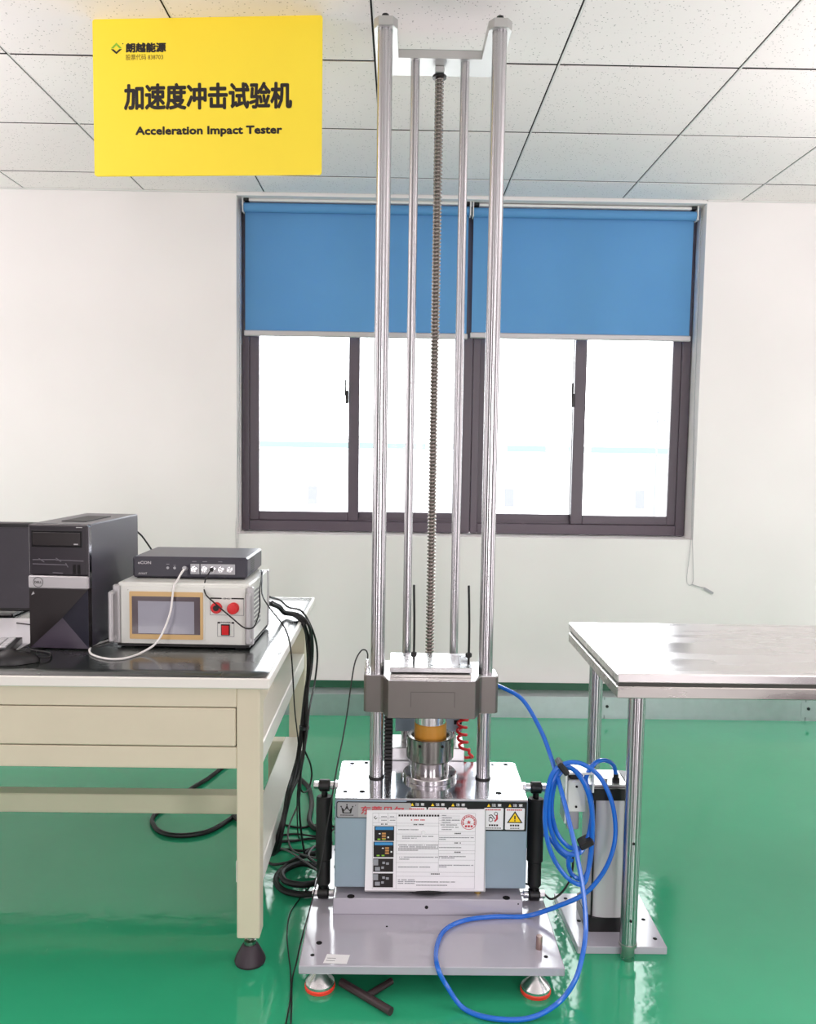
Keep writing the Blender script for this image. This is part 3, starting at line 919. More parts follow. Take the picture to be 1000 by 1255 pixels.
# dampers at both sides
def damper(s, xt, xb):
    yt, zt, yb, zb = 2.352, 0.404, 2.322, 0.099
    ax = Vector((xt-xb, yt-yb, zt-zb)); L = ax.length; ax.normalize()
    zq = Vector((0, 0, 1)).rotation_difference(ax).to_matrix().to_4x4()
    m = Matrix.Translation((xb, yb, zb)) @ zq
    d = MB().lathe([(0, 0.018), (0.014, 0.020), (0.0195, 0.028), (0.0195, 0.095), (0.0235, 0.098), (0.0235, L-0.036), (0.021, L-0.031), (0, L-0.031)], (0, 0, 0), 24).build('damper', DAMP, mc, mtx=m)
    for zz, nm in ((0.0, 'lower'), (L, 'upper')):
        c = m @ Vector((0, 0, zz))
        sg = 1 if zz == 0 else -1
        e = MB().cyl((0, c.y, c.z), 0.017, c.x-0.015, c.x+0.015, 20, 'X', ch=0.002)
        e.cyl((c.x, c.y, 0), 0.009, min(c.z, c.z+sg*0.036), max(c.z, c.z+sg*0.036), 14)
        eo = e.build('end_eye', BLACKM, d)
        MB().cyl((0, c.y, c.z), 0.0115, c.x-0.031, c.x-0.0155, 6 if s < 0 else 16, 'X', ch=0.0015).build('bolt', ALU, d)
        MB().cyl((0, c.y, c.z), 0.0115, c.x+0.0155, c.x+0.031, 16 if s < 0 else 6, 'X', ch=0.0015).build('bolt', ALU, d)
        if zz > 0:
            inner = (c.x+0.031, -0.168) if s < 0 else (0.368, c.x-0.031)
        else:
            inner = (c.x+0.031, -0.170) if s < 0 else (0.357, c.x-0.031)
        if inner[1]-inner[0] > 0.001:
            MB().cyl((0, c.y, c.z), 0.006, inner[0], inner[1], 12, 'X').build('pivot_pin', ALU, d)
        # pivot lug carrying the eye
        xl_, xh_ = (-0.1745, -0.165) if s < 0 else (0.3645 if zz > 0 else 0.354, 0.3745 if zz > 0 else 0.364)
        if zz > 0:
            MB().prism([(c.y-0.014, 0.38), (c.y+0.014, 0.38), (c.y+0.014, c.z), (c.y+0.008, c.z+0.012), (c.y-0.008, c.z+0.012), (c.y-0.014, c.z)], xl_, xh_,
                       mtx=Matrix(((0, 0, 1, 0), (1, 0, 0, 0), (0, 1, 0, 0), (0, 0, 0, 1)))).build('pivot_lug', ALU, d)
    return d


damper(-1, -0.2055, -0.2045)
damper(1, 0.4055, 0.4030)

# instruction sheet fixed to the front of the block
pf = Matrix.Translation((-0.083, 2.2515, 0.1425)) @ Matrix.Rotation(PI/2-0.006, 4, 'X') @ Matrix.Rotation(0.006, 4, 'Z')
sh = MB().prism([(0, 0), (0.337, 0), (0.333, 0.237), (0.005, 0.232)], -0.0012, 0, mtx=pf).build('instruction_sheet', PAPER)
tag(sh, 'white laminated instruction sheet with a red stamp fixed to the block of the tester', 'sheet')


def pu(px): return (px-46)/(968-46)*0.337
def pv(py): return 0.235-(py-42)/(680-42)*0.235


lines = []
def hl(a, b_, y, w=0.0005): lines.append((pu(a), pu(b_), pv(y)-w/2, pv(y)+w/2))
def vl(x, a, b_, w=0.0005): lines.append((pu(x)-w/2, pu(x)+w/2, pv(b_), pv(a)))
hl(105, 885, 70); hl(105, 885, 660); vl(105, 70, 660); vl(885, 70, 660); vl(285, 70, 660); vl(607, 70, 530)
for y in (148, 530, 562): hl(285, 885, y)
for y in (168, 232, 288, 388, 455): hl(285, 607, y)
for y in (212, 240, 288, 312, 360, 384, 434): hl(607, 885, y)
hl(105, 285, 145); hl(105, 285, 165); vl(150, 70, 145); vl(220, 70, 145); hl(150, 285, 108)
for y in (90, 108, 126, 148): hl(610, 770, y)
quads('ruled_lines', PRINTG, sh, pf, lines, z=0.0004)
tx = []
rnd = random.Random(3)
def tline(a, b_, y, h=7, step=8.5):
    x = a
    while x < b_:
        if rnd.random() < 0.93:
            tx.append((pu(x), pu(x+step*0.72), pv(y+h/2), pv(y-h/2)))
        x += step
for a, b_, y in ((300, 450, 198), (330, 560, 250), (330, 440, 264), (300, 605, 318), (300, 605, 332), (300, 605, 345), (300, 450, 358),
                 (300, 600, 412), (310, 380, 428), (300, 545, 490), (612, 870, 258), (612, 660, 272), (612, 785, 336), (612, 810, 406),
                 (612, 725, 418), (612, 870, 474), (612, 665, 488), (300, 425, 590), (440, 735, 606), (300, 430, 604), (300, 425, 618), (440, 670, 632),
                 (630, 660, 86), (630, 700, 104), (630, 760, 122), (630, 690, 140), (620, 740, 160), (630, 755, 178), (630, 700, 196), (170, 205, 98), (235, 262, 98), (170, 205, 126), (235, 270, 126)):
    tline(a, b_, y)
quads('small_print', PRINTG, sh, pf, tx, z=0.0005, kind='stuff')
tx = []
tline(300, 596, 88, 15, 21)
for a, b_, y in ((415, 495, 158), (728, 775, 226), (728, 775, 300), (728, 770, 372), (168, 215, 156), (550, 620, 543)):
    tline(a, b_, y, 9, 10)
quads('heading_print', PRINT, sh, pf, tx, z=0.0005)
tx = []
tline(395, 505, 122, 10, 12)
quads('red_heading_print', PRINTR, sh, pf, tx, z=0.0005)
photo_grey = mat('photo_grey', srgb(150, 152, 158), 0.6)
for i, (a, b_, c_, d_) in enumerate(((118, 268, 172, 287), (112, 265, 292, 414), (110, 263, 424, 528), (110, 262, 540, 650))):
    ph = quads('photo_print', PRINT, sh, pf, [(pu(a), pu(b_), pv(d_), pv(c_))], z=0.0005)
    if i < 2:
        quads('photo_header', PRINTB, ph, pf, [(pu(a+8), pu(b_-6), pv(c_+28), pv(c_+5))], z=0.0008)
        bx, by = (175, 222) if i == 0 else (200, 335)
        quads('photo_keys', PRINTO, ph, pf, [(pu(bx), pu(bx+30), pv(by+k*20+13), pv(by+k*20)) for k in range(3)], z=0.0008, kind='stuff')
        quads('photo_keys', PRINTGN, ph, pf, [(pu(x), pu(x+22), pv(d_-9), pv(d_-19)) for x in (a+24, a+62)], z=0.0008, kind='stuff')
        quads('photo_keys', PRINTW, ph, pf, [(pu(bx+42), pu(bx+54), pv(by+42), pv(by+30)), (pu(bx-24), pu(bx-10), pv(by+12), pv(by+4))], z=0.0008, kind='stuff')
    else:
        r3 = random.Random(i)
        quads('photo_shapes', photo_grey, ph, pf, [(pu(a+2), pu(a+38), pv(c_+54), pv(c_+6)), (pu(a+70), pu(a+90), pv(c_+42), pv(c_+24)), (pu(a+98), pu(a+120), pv(c_+48), pv(c_+30)), (pu(a+14), pu(a+52), pv(c_+96), pv(c_+66)), (pu(a+62), pu(a+82), pv(c_+80), pv(c_+62))], z=0.0008, kind='stuff')
sm = MB()
su_, sv_, sr_ = pu(835), pv(138), 0.0215
def ringp(r0, r1, a0, a1, n):
    for k in range(n):
        a = a0+(a1-a0)*k/n; b2 = a0+(a1-a0)*(k+1)/n
        sm.face([pf @ Vector((su_+r*math.cos(t), sv_+r*math.sin(t), 0.0009)) for r, t in ((r0, a), (r1, a), (r1, b2), (r0, b2))])
ringp(sr_*0.93, sr_, 0, 2*PI, 32)
for k in range(11):
    a = math.radians(-20+k*22)
    ringp(sr_*0.66, sr_*0.86, a-0.13, a+0.13, 1)
star = []
for k in range(10):
    r_ = sr_*0.32 if k % 2 == 0 else sr_*0.13
    star.append(pf @ Vector((su_+r_*math.cos(PI/2+k*PI/5), sv_+r_*math.sin(PI/2+k*PI/5), 0.0009)))
sm.face(star)
for k in (-1, 0, 1):
    sm.face([pf @ Vector((su_+k*0.008+dx, sv_-0.0115+dy, 0.0009)) for dx, dy in ((-0.003, -0.003), (0.003, -0.003), (0.003, 0.003), (-0.003, 0.003))])
sm.build('red_stamp', PRINTR, sh)
MB().lathe([(0, 0.0), (0.006, 0.0), (0.005, 0.003), (0, 0.004)], (0, 0, 0), 14).build('white_magnet', PRINTW, sh, mtx=pf @ Matrix.Translation((pu(489), pv(219), 0.0004)))
poly('emblem_print', PRINT, sh, pf, [[(pu(127), pv(90)), (pu(112), pv(105)), (pu(127), pv(120)), (pu(142), pv(105)), (pu(136), pv(105)), (pu(127), pv(114)), (pu(118), pv(105)), (pu(127), pv(96))]], z=0.0006)
fm = MB()
for (a, b_, c_, d_) in ((0.0, 0.337, -0.001, 0.002), (0.3325, 0.3355, 0, 0.237)):
    fm.face([pf @ Vector(p) for p in ((a, c_, 0.0003), (b_, c_, 0.0003), (b_, d_, 0.0003), (a, d_, 0.0003))])
fm.build('sleeve_edge', SILVER, sh)

# ------------------------------------------------------------------ blue air hose
HOSE = [(0.285, 2.475, 0.674), (0.31, 2.45, 0.67), (0.366, 2.4, 0.649), (0.407, 2.32, 0.589), (0.427, 2.24, 0.532), (0.444, 2.17, 0.465), (0.461, 2.12, 0.387), (0.476, 2.08, 0.308), (0.484, 2.05, 0.242), (0.484, 2.02, 0.173), (0.468, 1.985, 0.12), (0.444, 1.96, 0.073), (0.4, 1.945, 0.028), (0.329, 1.922, 0.008), (0.24, 1.921, 0.008), (0.174, 1.955, 0.009), (0.133, 1.982, 0.049), (0.110, 1.990, 0.092), (0.111, 2.07, 0.0905), (0.136, 2.151, 0.0905), (0.195, 2.2, 0.0905), (0.277, 2.219, 0.0905), (0.37, 2.222, 0.092), (0.462, 2.2, 0.139), (0.522, 2.19, 0.178), (0.569, 2.19, 0.239), (0.593, 2.19, 0.308), (0.595, 2.19, 0.376), (0.579, 2.19, 0.447), (0.544, 2.19, 0.508), (0.497, 2.19, 0.539), (0.453, 2.19, 0.538), (0.418, 2.185, 0.508), (0.403, 2.185, 0.417), (0.409, 2.185, 0.338), (0.433, 2.185, 0.27), (0.475, 2.185, 0.217), (0.515, 2.185, 0.208), (0.532, 2.2, 0.274), (0.535, 2.2, 0.378), (0.519, 2.2, 0.458), (0.484, 2.2, 0.514), (0.451, 2.2, 0.525), (0.42, 2.195, 0.477), (0.414, 2.195, 0.39), (0.434, 2.195, 0.322), (0.468, 2.195, 0.286), (0.506, 2.195, 0.291), (0.53, 2.21, 0.339), (0.534, 2.21, 0.419), (0.507, 2.21, 0.488), (0.469, 2.21, 0.519), (0.435, 2.205, 0.489), (0.424, 2.205, 0.409), (0.44, 2.205, 0.34), (0.474, 2.205, 0.299), (0.503, 2.215, 0.29), (0.477, 2.215, 0.262), (0.485, 2.215, 0.22), (0.517, 2.215, 0.202), (0.54, 2.235, 0.231), (0.546, 2.235, 0.325), (0.539, 2.235, 0.418), (0.523, 2.24, 0.476), (0.550, 2.255, 0.515), (0.588, 2.285, 0.512), (0.614, 2.298, 0.492), (0.622, 2.30, 0.462)]
ho = MB().tube(HOSE, 0.0062, 10, 6).build('air_hose', BLUE)
tag(ho, 'long blue air hose looping from the carriage over the floor to a coil', 'hose')
for (c, rz, rx) in (((0.448, 2.198, 0.527), 0.2, 0.9), ((0.519, 2.203, 0.315), -0.3, -0.5)):
    MB().box(-0.020, 0.020, -0.024, 0.024, -0.008, 0.008, 0.004, mtx=Matrix.Translation(c) @ Matrix.Rotation(rx, 4, 'Y')).build('hose_tie', BLACK, ho)
h2 = MB().tube([(0.366, 2.46, 0.215), (0.40, 2.425, 0.235), (0.440, 2.36, 0.256), (0.467, 2.30, 0.240), (0.494, 2.25, 0.237)], 0.0055, 8, 5).build('air_hose', BLUE)
tag(h2, 'short blue hose stub coming out from behind the right damper', 'hose')

# ------------------------------------------------------------------ air tank beside the tester
tk_ = thing('air_tank', 'aluminium air cylinder with black end caps standing on a grey plate', 'air tank', (0.622, 2.335, 0))
MB().prism([(0.505, 2.195), (0.752, 2.195), (0.752, 2.470), (0.490, 2.470)], 0.0, 0.021, bev=0.0015).build('base_plate', PAINT_P, tk_)
for (x, y) in ((0.535, 2.32), (0.725, 2.33), (0.73, 2.235), (0.52, 2.44)):
    disc('bolt_hole', HOLE, tk_, x, y, 0.021, 0.006, 12)
TKX = -0.014
MB().prism(rounded_rect(0.556+TKX, 0.692+TKX, 2.266, 2.402, 0.014), 0.021, 0.062).build('end_cap', BLACKM, tk_)
MB().prism(rounded_rect(0.556+TKX, 0.692+TKX, 2.266, 2.402, 0.014), 0.404, 0.438).build('end_cap', BLACKM, tk_)
bar = []
for k in range(64):
    a = 2*PI*k/64
    r_ = 0.066*(abs(math.cos(a))**3.2+abs(math.sin(a))**3.2)**(-1/3.2)
    bar.append((0.624+TKX+r_*math.cos(a), 2.334+r_*math.sin(a)))
tb = MB().prism(bar, 0.062, 0.404).build('barrel', mat('barrel_grey', srgb(208, 203, 208), 0.35, 0.25), tk_)
for x in (0.5725+TKX, 0.675+TKX):
    MB().cyl((x, 2.2725, 0), 0.0028, 0.062, 0.404, 8).build('tie_rod', BLACKM, tb)
MB().box(0.525, 0.650, 2.280, 2.39, 0.438, 0.444, 0.001).build('mounting_plate', ALU_W, tk_)
MB().box(0.650, 0.676, 2.30, 2.36, 0.438, 0.448, 0.001).build('port_block', BLACKM, tk_)
for (x, y) in ((0.592, 2.295), (0.552, 2.37)):
    MB().cyl((x, y, 0), 0.006, 0.444, 0.458, 10).build('cap_screw', ALU, tk_)
MB().lathe([(0, 0.444), (0.011, 0.444), (0.011, 0.455), (0.0075, 0.457), (0.0075, 0.468), (0, 0.468)], (0.622, 2.30, 0), 14).build('hose_fitting', BLACKM, tk_)
vb = MB().box(0.472, 0.540, 2.236, 2.30, 0.489, 0.495, 0.001).box(0.540, 0.546, 2.236, 2.30, 0.438, 0.495, 0.001).box(0.466, 0.472, 2.236, 2.30, 0.35, 0.495, 0.001)
vb.build('valve_bracket', ALU_W, tk_)
MB().box(0.474, 0.524, 2.238, 2.300, 0.382, 0.472, 0.003).build('pressure_valve', CASE, tk_)
MB().box(0.480, 0.518, 2.246, 2.300, 0.472, 0.489, 0.002).build('valve_cap', BLACKM, tk_)
for z in (0.398, 0.455):
    MB().cyl((0.498, 0, z), 0.0035, 2.2368, 2.2382, 10, 'Y').build('valve_screw', HOLE, tk_)
MB().box(0.480, 0.512, 2.26, 2.29, 0.322, 0.382, 0.003).build('valve_port', GREYP, tk_)
sc_ = MB().tube([(0.497, 2.275, 0.323), (0.503, 2.275, 0.22), (0.497, 2.285, 0.162), (0.474, 2.29, 0.12), (0.446, 2.29, 0.103), (0.428, 2.335, 0.1), (0.40, 2.37, 0.10), (0.362, 2.39, 0.10)], 0.003, 8, 6).build('switch_cable', BLACK)
tag(sc_, 'thin black cable hanging from the grey valve to the lower right damper', 'cable')

# ------------------------------------------------------------------ stainless table at right
rt = thing('steel_table', 'stainless steel work table with tube legs at the right', 'table', (1.35, 2.45, 0))
TXA, TXB, TYA, TYB = 0.573, 2.13, 2.138, 2.775
MB().box(TXA, TXB, TYA, TYB, 0.776, 0.801, 0.003).build('tabletop', TABLE_STEEL, rt)
MB().box(TXA+0.006, TXB-0.006, TYA+0.006, TYB-0.006, 0.766, 0.776).build('shadow_gap', mat('gap_dark', srgb(70, 70, 66), 0.5, 0.6), rt)
ap = MB().box(TXA+0.001, TXB-0.001, TYA+0.001, TYA+0.016, 0.735, 0.766, 0.002).box(TXA+0.001, TXB-0.001, TYB-0.016, TYB-0.001, 0.735, 0.766, 0.002)
ap.box(TXA+0.001, TXA+0.016, TYA+0.016, TYB-0.016, 0.735, 0.766, 0.002).box(TXB-0.016, TXB-0.001, TYA+0.016, TYB-0.016, 0.735, 0.766, 0.002)
ap.box(TXA+0.016, TXB-0.016, TYA+0.016, TYB-0.016, 0.752, 0.766)
ap.build('apron', STEEL, rt)
for (x, y) in ((0.637, 2.175), (0.657, 2.715), (2.06, 2.175), (2.06, 2.715)):
    l = MB().cyl((x, y, 0), 0.0225, 0.046, 0.752, 32).build('leg', ROD, rt)
    MB().lathe([(0, 0), (0.017, 0), (0.018, 0.003), (0.018, 0.040), (0.0245, 0.041), (0.0245, 0.048), (0.0225, 0.049), (0, 0.049)], (x, y, 0), 24).build('leg_foot', BRASS if False else STEEL, l)
    for z in (0.12, 0.335):
        MB().cyl((x-0.001, 0, z), 0.004, y-0.0235, y-0.0215, 10, 'Y').build('screw', HOLE, l)

# ------------------------------------------------------------------ left workbench
wbn = thing('workbench', 'cream steel workbench with a long drawer at the left', 'workbench', (-1.3, 2.68, 0))
BX0, BX1, BY0, BY1 = -2.30, -0.327, 2.105, 3.255
LX0, LX1 = -2.24, -0.354
MB().box(BX0, BX1, BY0, BY1, 0.757, 0.785, 0.003).build('benchtop', CREAM_W, wbn)
for (x0, x1, y0, y1, z0) in ((LX1-0.060, LX1, 2.120, 2.180, 0.08), (LX0, LX0+0.06, 2.120, 2.180, 0.08), (LX1-0.060, LX1, 3.150, 3.210, 0.200), (LX0, LX0+0.06, 3.150, 3.210, 0.200),
                             (LX1-0.132, LX1-0.073, 3.100, 3.150, 0.08), (LX0+0.073, LX0+0.132, 3.100, 3.150, 0.08)):
    l = MB().box(x0, x1, y0, y1, z0, 0.755 if y0 != 3.100 else 0.262, 0.003).build('leg', CREAM, wbn)
    if z0 > 0.1:
        continue
    xc, yc = (x0+x1)/2, (y0+y1)/2
    MB().lathe([(0, 0), (0.040, 0.0), (0.0415, 0.006), (0.038, 0.016), (0.022, 0.046), (0.018, 0.050), (0, 0.050)], (xc, yc, 0), 28).build('rubber_foot', FOOTP, l)
    MB().lathe([(0, 0.050), (0.016, 0.050), (0.016, 0.060), (0.008, 0.062), (0.008, 0.0805), (0, 0.0805)], (xc, yc, 0), 12).build('foot_bolt', STEEL, l)
ax0, ax1 = LX0+0.06, LX1-0.060
MB().box(ax0, ax1, 2.1205, 2.165, 0.704, 0.755, 0.002).build('top_rail', CREAM, wbn)
MB().box(ax0, ax1, 2.1205, 2.165, 0.541, 0.598, 0.002).build('drawer_rail', CREAM, wbn)
MB().box(ax0, ax1, 2.135, 2.165, 0.598, 0.704).build('drawer_gap', HOLE, wbn)
MB().box(-1.9, ax1-0.0025, 2.1195, 2.14, 0.6005, 0.7015, 0.003).build('drawer_front', CREAM, wbn)
MB().box(ax0, -1.904, 2.1205, 2.14, 0.5985, 0.7035).build('drawer_stile', CREAM, wbn)
MB().box(ax0, ax1, 2.165, 2.75, 0.56, 0.70).build('drawer_box', CREAM, wbn)
for x0 in (LX1-0.074, LX0+0.002):
    MB().box(x0, x0+0.072, 2.180, 3.150, 0.530, 0.588, 0.003).build('side_rail', CREAM_W, wbn)
    MB().box(x0, x0+0.072, 2.180, 3.150, 0.200, 0.262, 0.003).build('side_rail', CREAM_W, wbn)
MB().box(LX0+0.074, LX1-0.074, 2.600, 2.655, 0.200, 0.262, 0.003).build('stretcher', CREAM, wbn)
MB().box(LX0+0.06, LX1-0.06, 3.17, 3.20, 0.50, 0.755, 0.003).build('back_rail', CREAM, wbn)

# mat on the bench with a curled front corner
mm = MB()
nx, ny = 40, 16
grid = []
for j in range(ny+1):
    row = []
    for i in range(nx+1):
        x = -2.28 + (2.28-0.336)*i/nx; y = 2.108 + (3.235-2.108)*j/ny
        z = 0.7868 + 0.004*max(0, 1-math.hypot(x+0.336, y-2.108)/0.10)**2
        row.append(mm.bm.verts.new((x, y, z)))
    grid.append(row)
for j in range(ny):
    for i in range(nx):
        mm.bm.faces.new((grid[j][i], grid[j][i+1], grid[j+1][i+1], grid[j+1][i]))
mo = mm.build('bench_mat', MATTOP)
sol = mo.modifiers.new('thick', 'SOLIDIFY'); sol.thickness = 0.0016; sol.offset = -1
tag(mo, 'dark green rubber mat covering the top of the left workbench', 'mat')
ZT = 0.787

# ------------------------------------------------------------------ computer tower
PW, PD, PH = 0.172, 0.385, 0.360
pc = thing('computer_tower', 'black desktop computer tower with a silver band on the left workbench', 'computer', (-1.0545, 2.378, ZT), 0)
prz = -0.06
pm = Matrix.Translation((-1.0545, 2.378, ZT)) @ Matrix.Rotation(prz, 4, 'Z')
MB().box(0, PW, 0.022, PD, 0.004, PH, 0.003, mtx=pm).build('case', PCSIDE, pc)
MB().box(0.055, 0.13, 0.09, 0.27, PH, PH+0.002, 0.0008, mtx=pm).build('top_recess', BLACK, pc)
fu = MB().box(0, PW, 0.0, 0.024, 0.214, PH-0.001, 0.004, mtx=pm).build('upper_bezel', PCFRONT, pc)
pff = pm @ face_frame(0, 0, 0)
box_ = MB().box(0.010, 0.156, -0.0012, 0.0, 0.295, 0.342, 0.0005, mtx=pm).build('drive_bay', BLACKG, fu)
MB().box(0.014, 0.152, -0.003, -0.001, 0.300, 0.337, 0.0008, mtx=pm).build('drive_door', PCDARK, fu)
MB().box(0.134, 0.146, -0.004, -0.003, 0.303, 0.306, mtx=pm).build('eject_button', SILVER, fu)
for x in (0.129, 0.142):
    MB().box(x, x+0.008, -0.001, 0.0, 0.219, 0.246, mtx=pm).build('usb_port', HOLE, fu)
quads('lamp_print', SILVER, fu, pff, [(0.14, 0.158, 0.3515, 0.3535)], z=0.0006)
scr = MB()
for (a, b_, c_, d_) in ((0.012, 0.08, 0.258, 0.2595), (0.03, 0.046, 0.262, 0.252), (0.08, 0.16, 0.2585, 0.257), (0.012, 0.11, 0.246, 0.245), (0.108, 0.115, 0.250, 0.238), (0.07, 0.10, 0.222, 0.221), (0.08, 0.095, 0.264, 0.254)):
    d = Vector((b_-a, d_-c_, 0)).normalized(); n_ = Vector((-d.y, d.x, 0))*0.0012
    scr.face([pff @ (Vector((a, c_, 0.0006))+n_), pff @ (Vector((a, c_, 0.0006))-n_), pff @ (Vector((b_, d_, 0.0006))-n_), pff @ (Vector((b_, d_, 0.0006))+n_)])
scr.build('film_wrinkle', mat('film_grey', srgb(104, 100, 108), 0.3), fu)
MB().box(PW-0.001, PW+0.0025, 0.004, 0.022, 0.178, PH-0.006, 0.001, mtx=pm).build('bezel_edge', mat('dark_chrome', (0.30, 0.29, 0.32, 1), 0.15, 1.0), fu)
sbd = MB().box(-0.001, PW+0.001, -0.003, 0.022, 0.176, 0.2125, 0.003, mtx=pm).build('silver_band', SILVER, pc)
lg = MB()
for k in range(28):
    a, b2 = 2*PI*k/28, 2*PI*(k+1)/28
    lg.face([pff @ Vector((0.0285+r*math.cos(t), 0.194+r*math.sin(t), 0.0036)) for r, t in ((0.0132, a), (0.0146, a), (0.0146, b2), (0.0132, b2))])
lg.build('round_logo', PRINT, sbd)
text('logo_lettering', 'DELL', PRINT, sbd, pff, 0.0175, 0.0395, 0.1905, 0.1975, bold=0.03, z=0.0036)
lo = MB()
A, B, Cc, D, E_, F_ = (0, 0, 0.004), (PW, 0, 0.004), (0.091, 0.010, 0.090), (PW, 0, 0.176), (0, 0, 0.176), None
def pt(p): return pm @ Vector(p)
lo.face([pt(A), pt(E_), pt(D), pt(Cc)])
lo.box(0, PW, 0.011, 0.024, 0.004, 0.176, mtx=pm)
lo.face([pt((0, 0, 0.004)), pt((0, 0.022, 0.004)), pt((0, 0.022, 0.176)), pt((0, 0, 0.176))])
lo.face([pt((PW, 0, 0.004)), pt((PW, 0.022, 0.004)), pt((PW, 0.022, 0.176)), pt((PW, 0, 0.176))])
lw = lo.build('lower_bezel', PCDARK, pc, angle=5)
MB().face([pt(A), pt(Cc), pt(B)]).build('facet', PCFAC, lw)
MB().face([pt(B), pt(Cc), pt(D)]).build('facet', PCFAC2, lw)
MB().face([pff @ Vector(p) for p in ((0.006, 0.156, 0.0006), (0.016, 0.160, 0.0006), (0.012, 0.167, 0.0006))]).build('sticker', SILVER, lw)
ft = MB()
for (x, y) in ((0.02, 0.05), (0.15, 0.05), (0.02, 0.34), (0.15, 0.34)):
    ft.box(x-0.012, x+0.012, y-0.012, y+0.012, 0, 0.0045, mtx=pm)
ft.build('feet', BLACK, pc)

# ------------------------------------------------------------------ monitor, keyboard, mouse
mn = thing('monitor', 'dark flat monitor screen partly hidden behind the computer tower', 'monitor', (-1.42, 2.88, ZT), 0)
MB().box(-1.72, -1.14, 2.800, 2.835, 0.808, 1.108, 0.004).build('housing', BLACKM, mn)
MB().box(-1.708, -1.152, 2.798, 2.8005, 0.820, 1.092).build('screen', MONS, mn)
MB().box(-1.47, -1.39, 2.836, 2.87, ZT+0.012, 0.98, 0.004).build('stand', BLACKM, mn)
MB().box(-1.56, -1.30, 2.80, 2.98, ZT, ZT+0.012, 0.004).build('stand_base', BLACKM, mn)

ps = MB().prism([(-1.56, 2.325), (-1.083, 2.315), (-1.083, 2.780), (-1.56, 2.790)], ZT+0.0002, ZT+0.001).build('added_sheet', PAPER)  # added sheet, stands for the bright area on the mat
tag(ps, 'white sheet added under the keyboard for the bright area in front of the monitor', 'sheet')
kz = 0.19
km = Matrix.Translation((-1.074, 2.290, ZT+0.001)) @ Matrix.Rotation(kz, 4, 'Z')
kb = thing('keyboard', 'black keyboard with glare painted pale on its keys lying left of the computer tower', 'keyboard', (-1.074, 2.290, ZT))
KG = mat('keyboard_base', srgb(30, 28, 32), 0.3)
KK = mat('key_glare', srgb(206, 205, 208), 0.3, coat=0.5)  # glare on the black keys put into their colour
MB().prism(rounded_rect(-0.44, 0, 0, 0.15, 0.006), 0, 0.018, mtx=km).build('base', KG, kb)
kme = None
for r_ in range(5):
    for c_ in range(18):
        x = -0.022 - c_*0.0232; y = 0.014 + r_*0.0235
        if kme is None:
            o = MB().box(-0.0095, 0.0095, 0, 0.0195, 0, 0.007, 0.002, seg=1).build('key', KK, kb); kme = o.data
        else:
            o = bpy.data.objects.new('key', kme); C.objects.link(o); o.parent = kb; o.matrix_parent_inverse = root_inv(kb)
        o.matrix_basis = km @ Matrix.Translation((x, y, 0.018))
ms = thing('computer_mouse', 'black computer mouse near the front edge of the bench mat', 'mouse', (-1.025, 2.222, ZT))
body = MB()
L_, W_, H_ = 0.060, 0.032, 0.034
rows_ = []
for i in range(9):
    el = (PI/2)*i/8
    ring = []
    for k in range(28):
        a = 2*PI*k/28
        ring.append(body.bm.verts.new((L_*math.cos(a)*math.cos(el)**0.8, W_*(1-0.1*math.cos(a))*math.sin(a)*math.cos(el)**0.8, 0.001+H_*math.sin(el)*(1-0.12*math.cos(a)))))
    rows_.append(ring)
for a_, b_ in zip(rows_, rows_[1:]):
    for k in range(28):
        body.bm.faces.new((a_[k], a_[(k+1) % 28], b_[(k+1) % 28], b_[k]))
body.bm.faces.new(rows_[0][::-1])
bmesh.ops.remove_doubles(body.bm, verts=body.bm.verts, dist=0.0005)
mmx = Matrix.Translation((-1.025, 2.222, ZT)) @ Matrix.Rotation(0.35, 4, 'Z')
body.build('shell', mat('mouse_black', srgb(16, 14, 17), 0.42), ms, mtx=mmx, angle=60)
MB().lathe([(0, -0.003), (0.007, -0.003), (0.007, 0.003), (0, 0.003)], (0.030, 0, 0.030), 12, 'Y').build('scroll_wheel', BLACK, ms, mtx=mmx)
MB().tube([(-0.971, 2.243, 0.797), (-0.952, 2.262, 0.793), (-0.975, 2.32, 0.791), (-1.062, 2.38, 0.790), (-1.10, 2.62, 0.790), (-1.24, 2.70, 0.790)], 0.0022, 6, 5).build('mouse_cable', BLACK, ms)

# ------------------------------------------------------------------ shock control box
BW, BD, BH = 0.385, 0.30, 0.190
bxm = Matrix.Translation((-0.816, 2.410, ZT)) @ Matrix.Rotation(-0.025, 4, 'Z')
cb = thing('control_box', 'pale control box with a tan framed display and red buttons on the workbench', 'control box', (-0.816, 2.41, ZT))
MB().box(0.0, BW, 0.006, BD, 0.010, BH, 0.004, mtx=bxm).build('case', CASE, cb)
MB().box(0.012, BW-0.012, 0, 0.008, 0.012, BH-0.010, 0.001, mtx=bxm).build('front_panel', CASE, cb)
MB().box(0.0, BW, 0.002, BD-0.01, 0.004, 0.010, mtx=bxm).build('bottom_edge', BLACK, cb)
ft = MB()
for (x, y) in ((0.03, 0.03), (BW-0.03, 0.03), (0.03, BD-0.03), (BW-0.03, BD-0.03)):
    ft.box(x-0.015, x+0.015, y-0.015, y+0.015, 0.0, 0.0045, mtx=bxm)
ft.build('feet', BLACK, cb)
for x in (-0.012, BW-0.008):
    h = MB().box(x, x+0.020, -0.004, 0.012, 0.012, BH-0.006, 0.004, mtx=bxm)
    h.box(x+0.002 if x > 0 else x-0.004, x+0.016 if x > 0 else x+0.010, -0.030, -0.018, 0.020, BH-0.022, 0.004, mtx=bxm)
    for z in (0.022, BH-0.034):
        h.box(x+0.002 if x > 0 else x-0.004, x+0.016 if x > 0 else x+0.010, -0.022, 0.0, z, z+0.012, 0.003, mtx=bxm)
    h.build('side_handle', SILVER, cb)
bf = bxm @ face_frame(0, 0, 0)
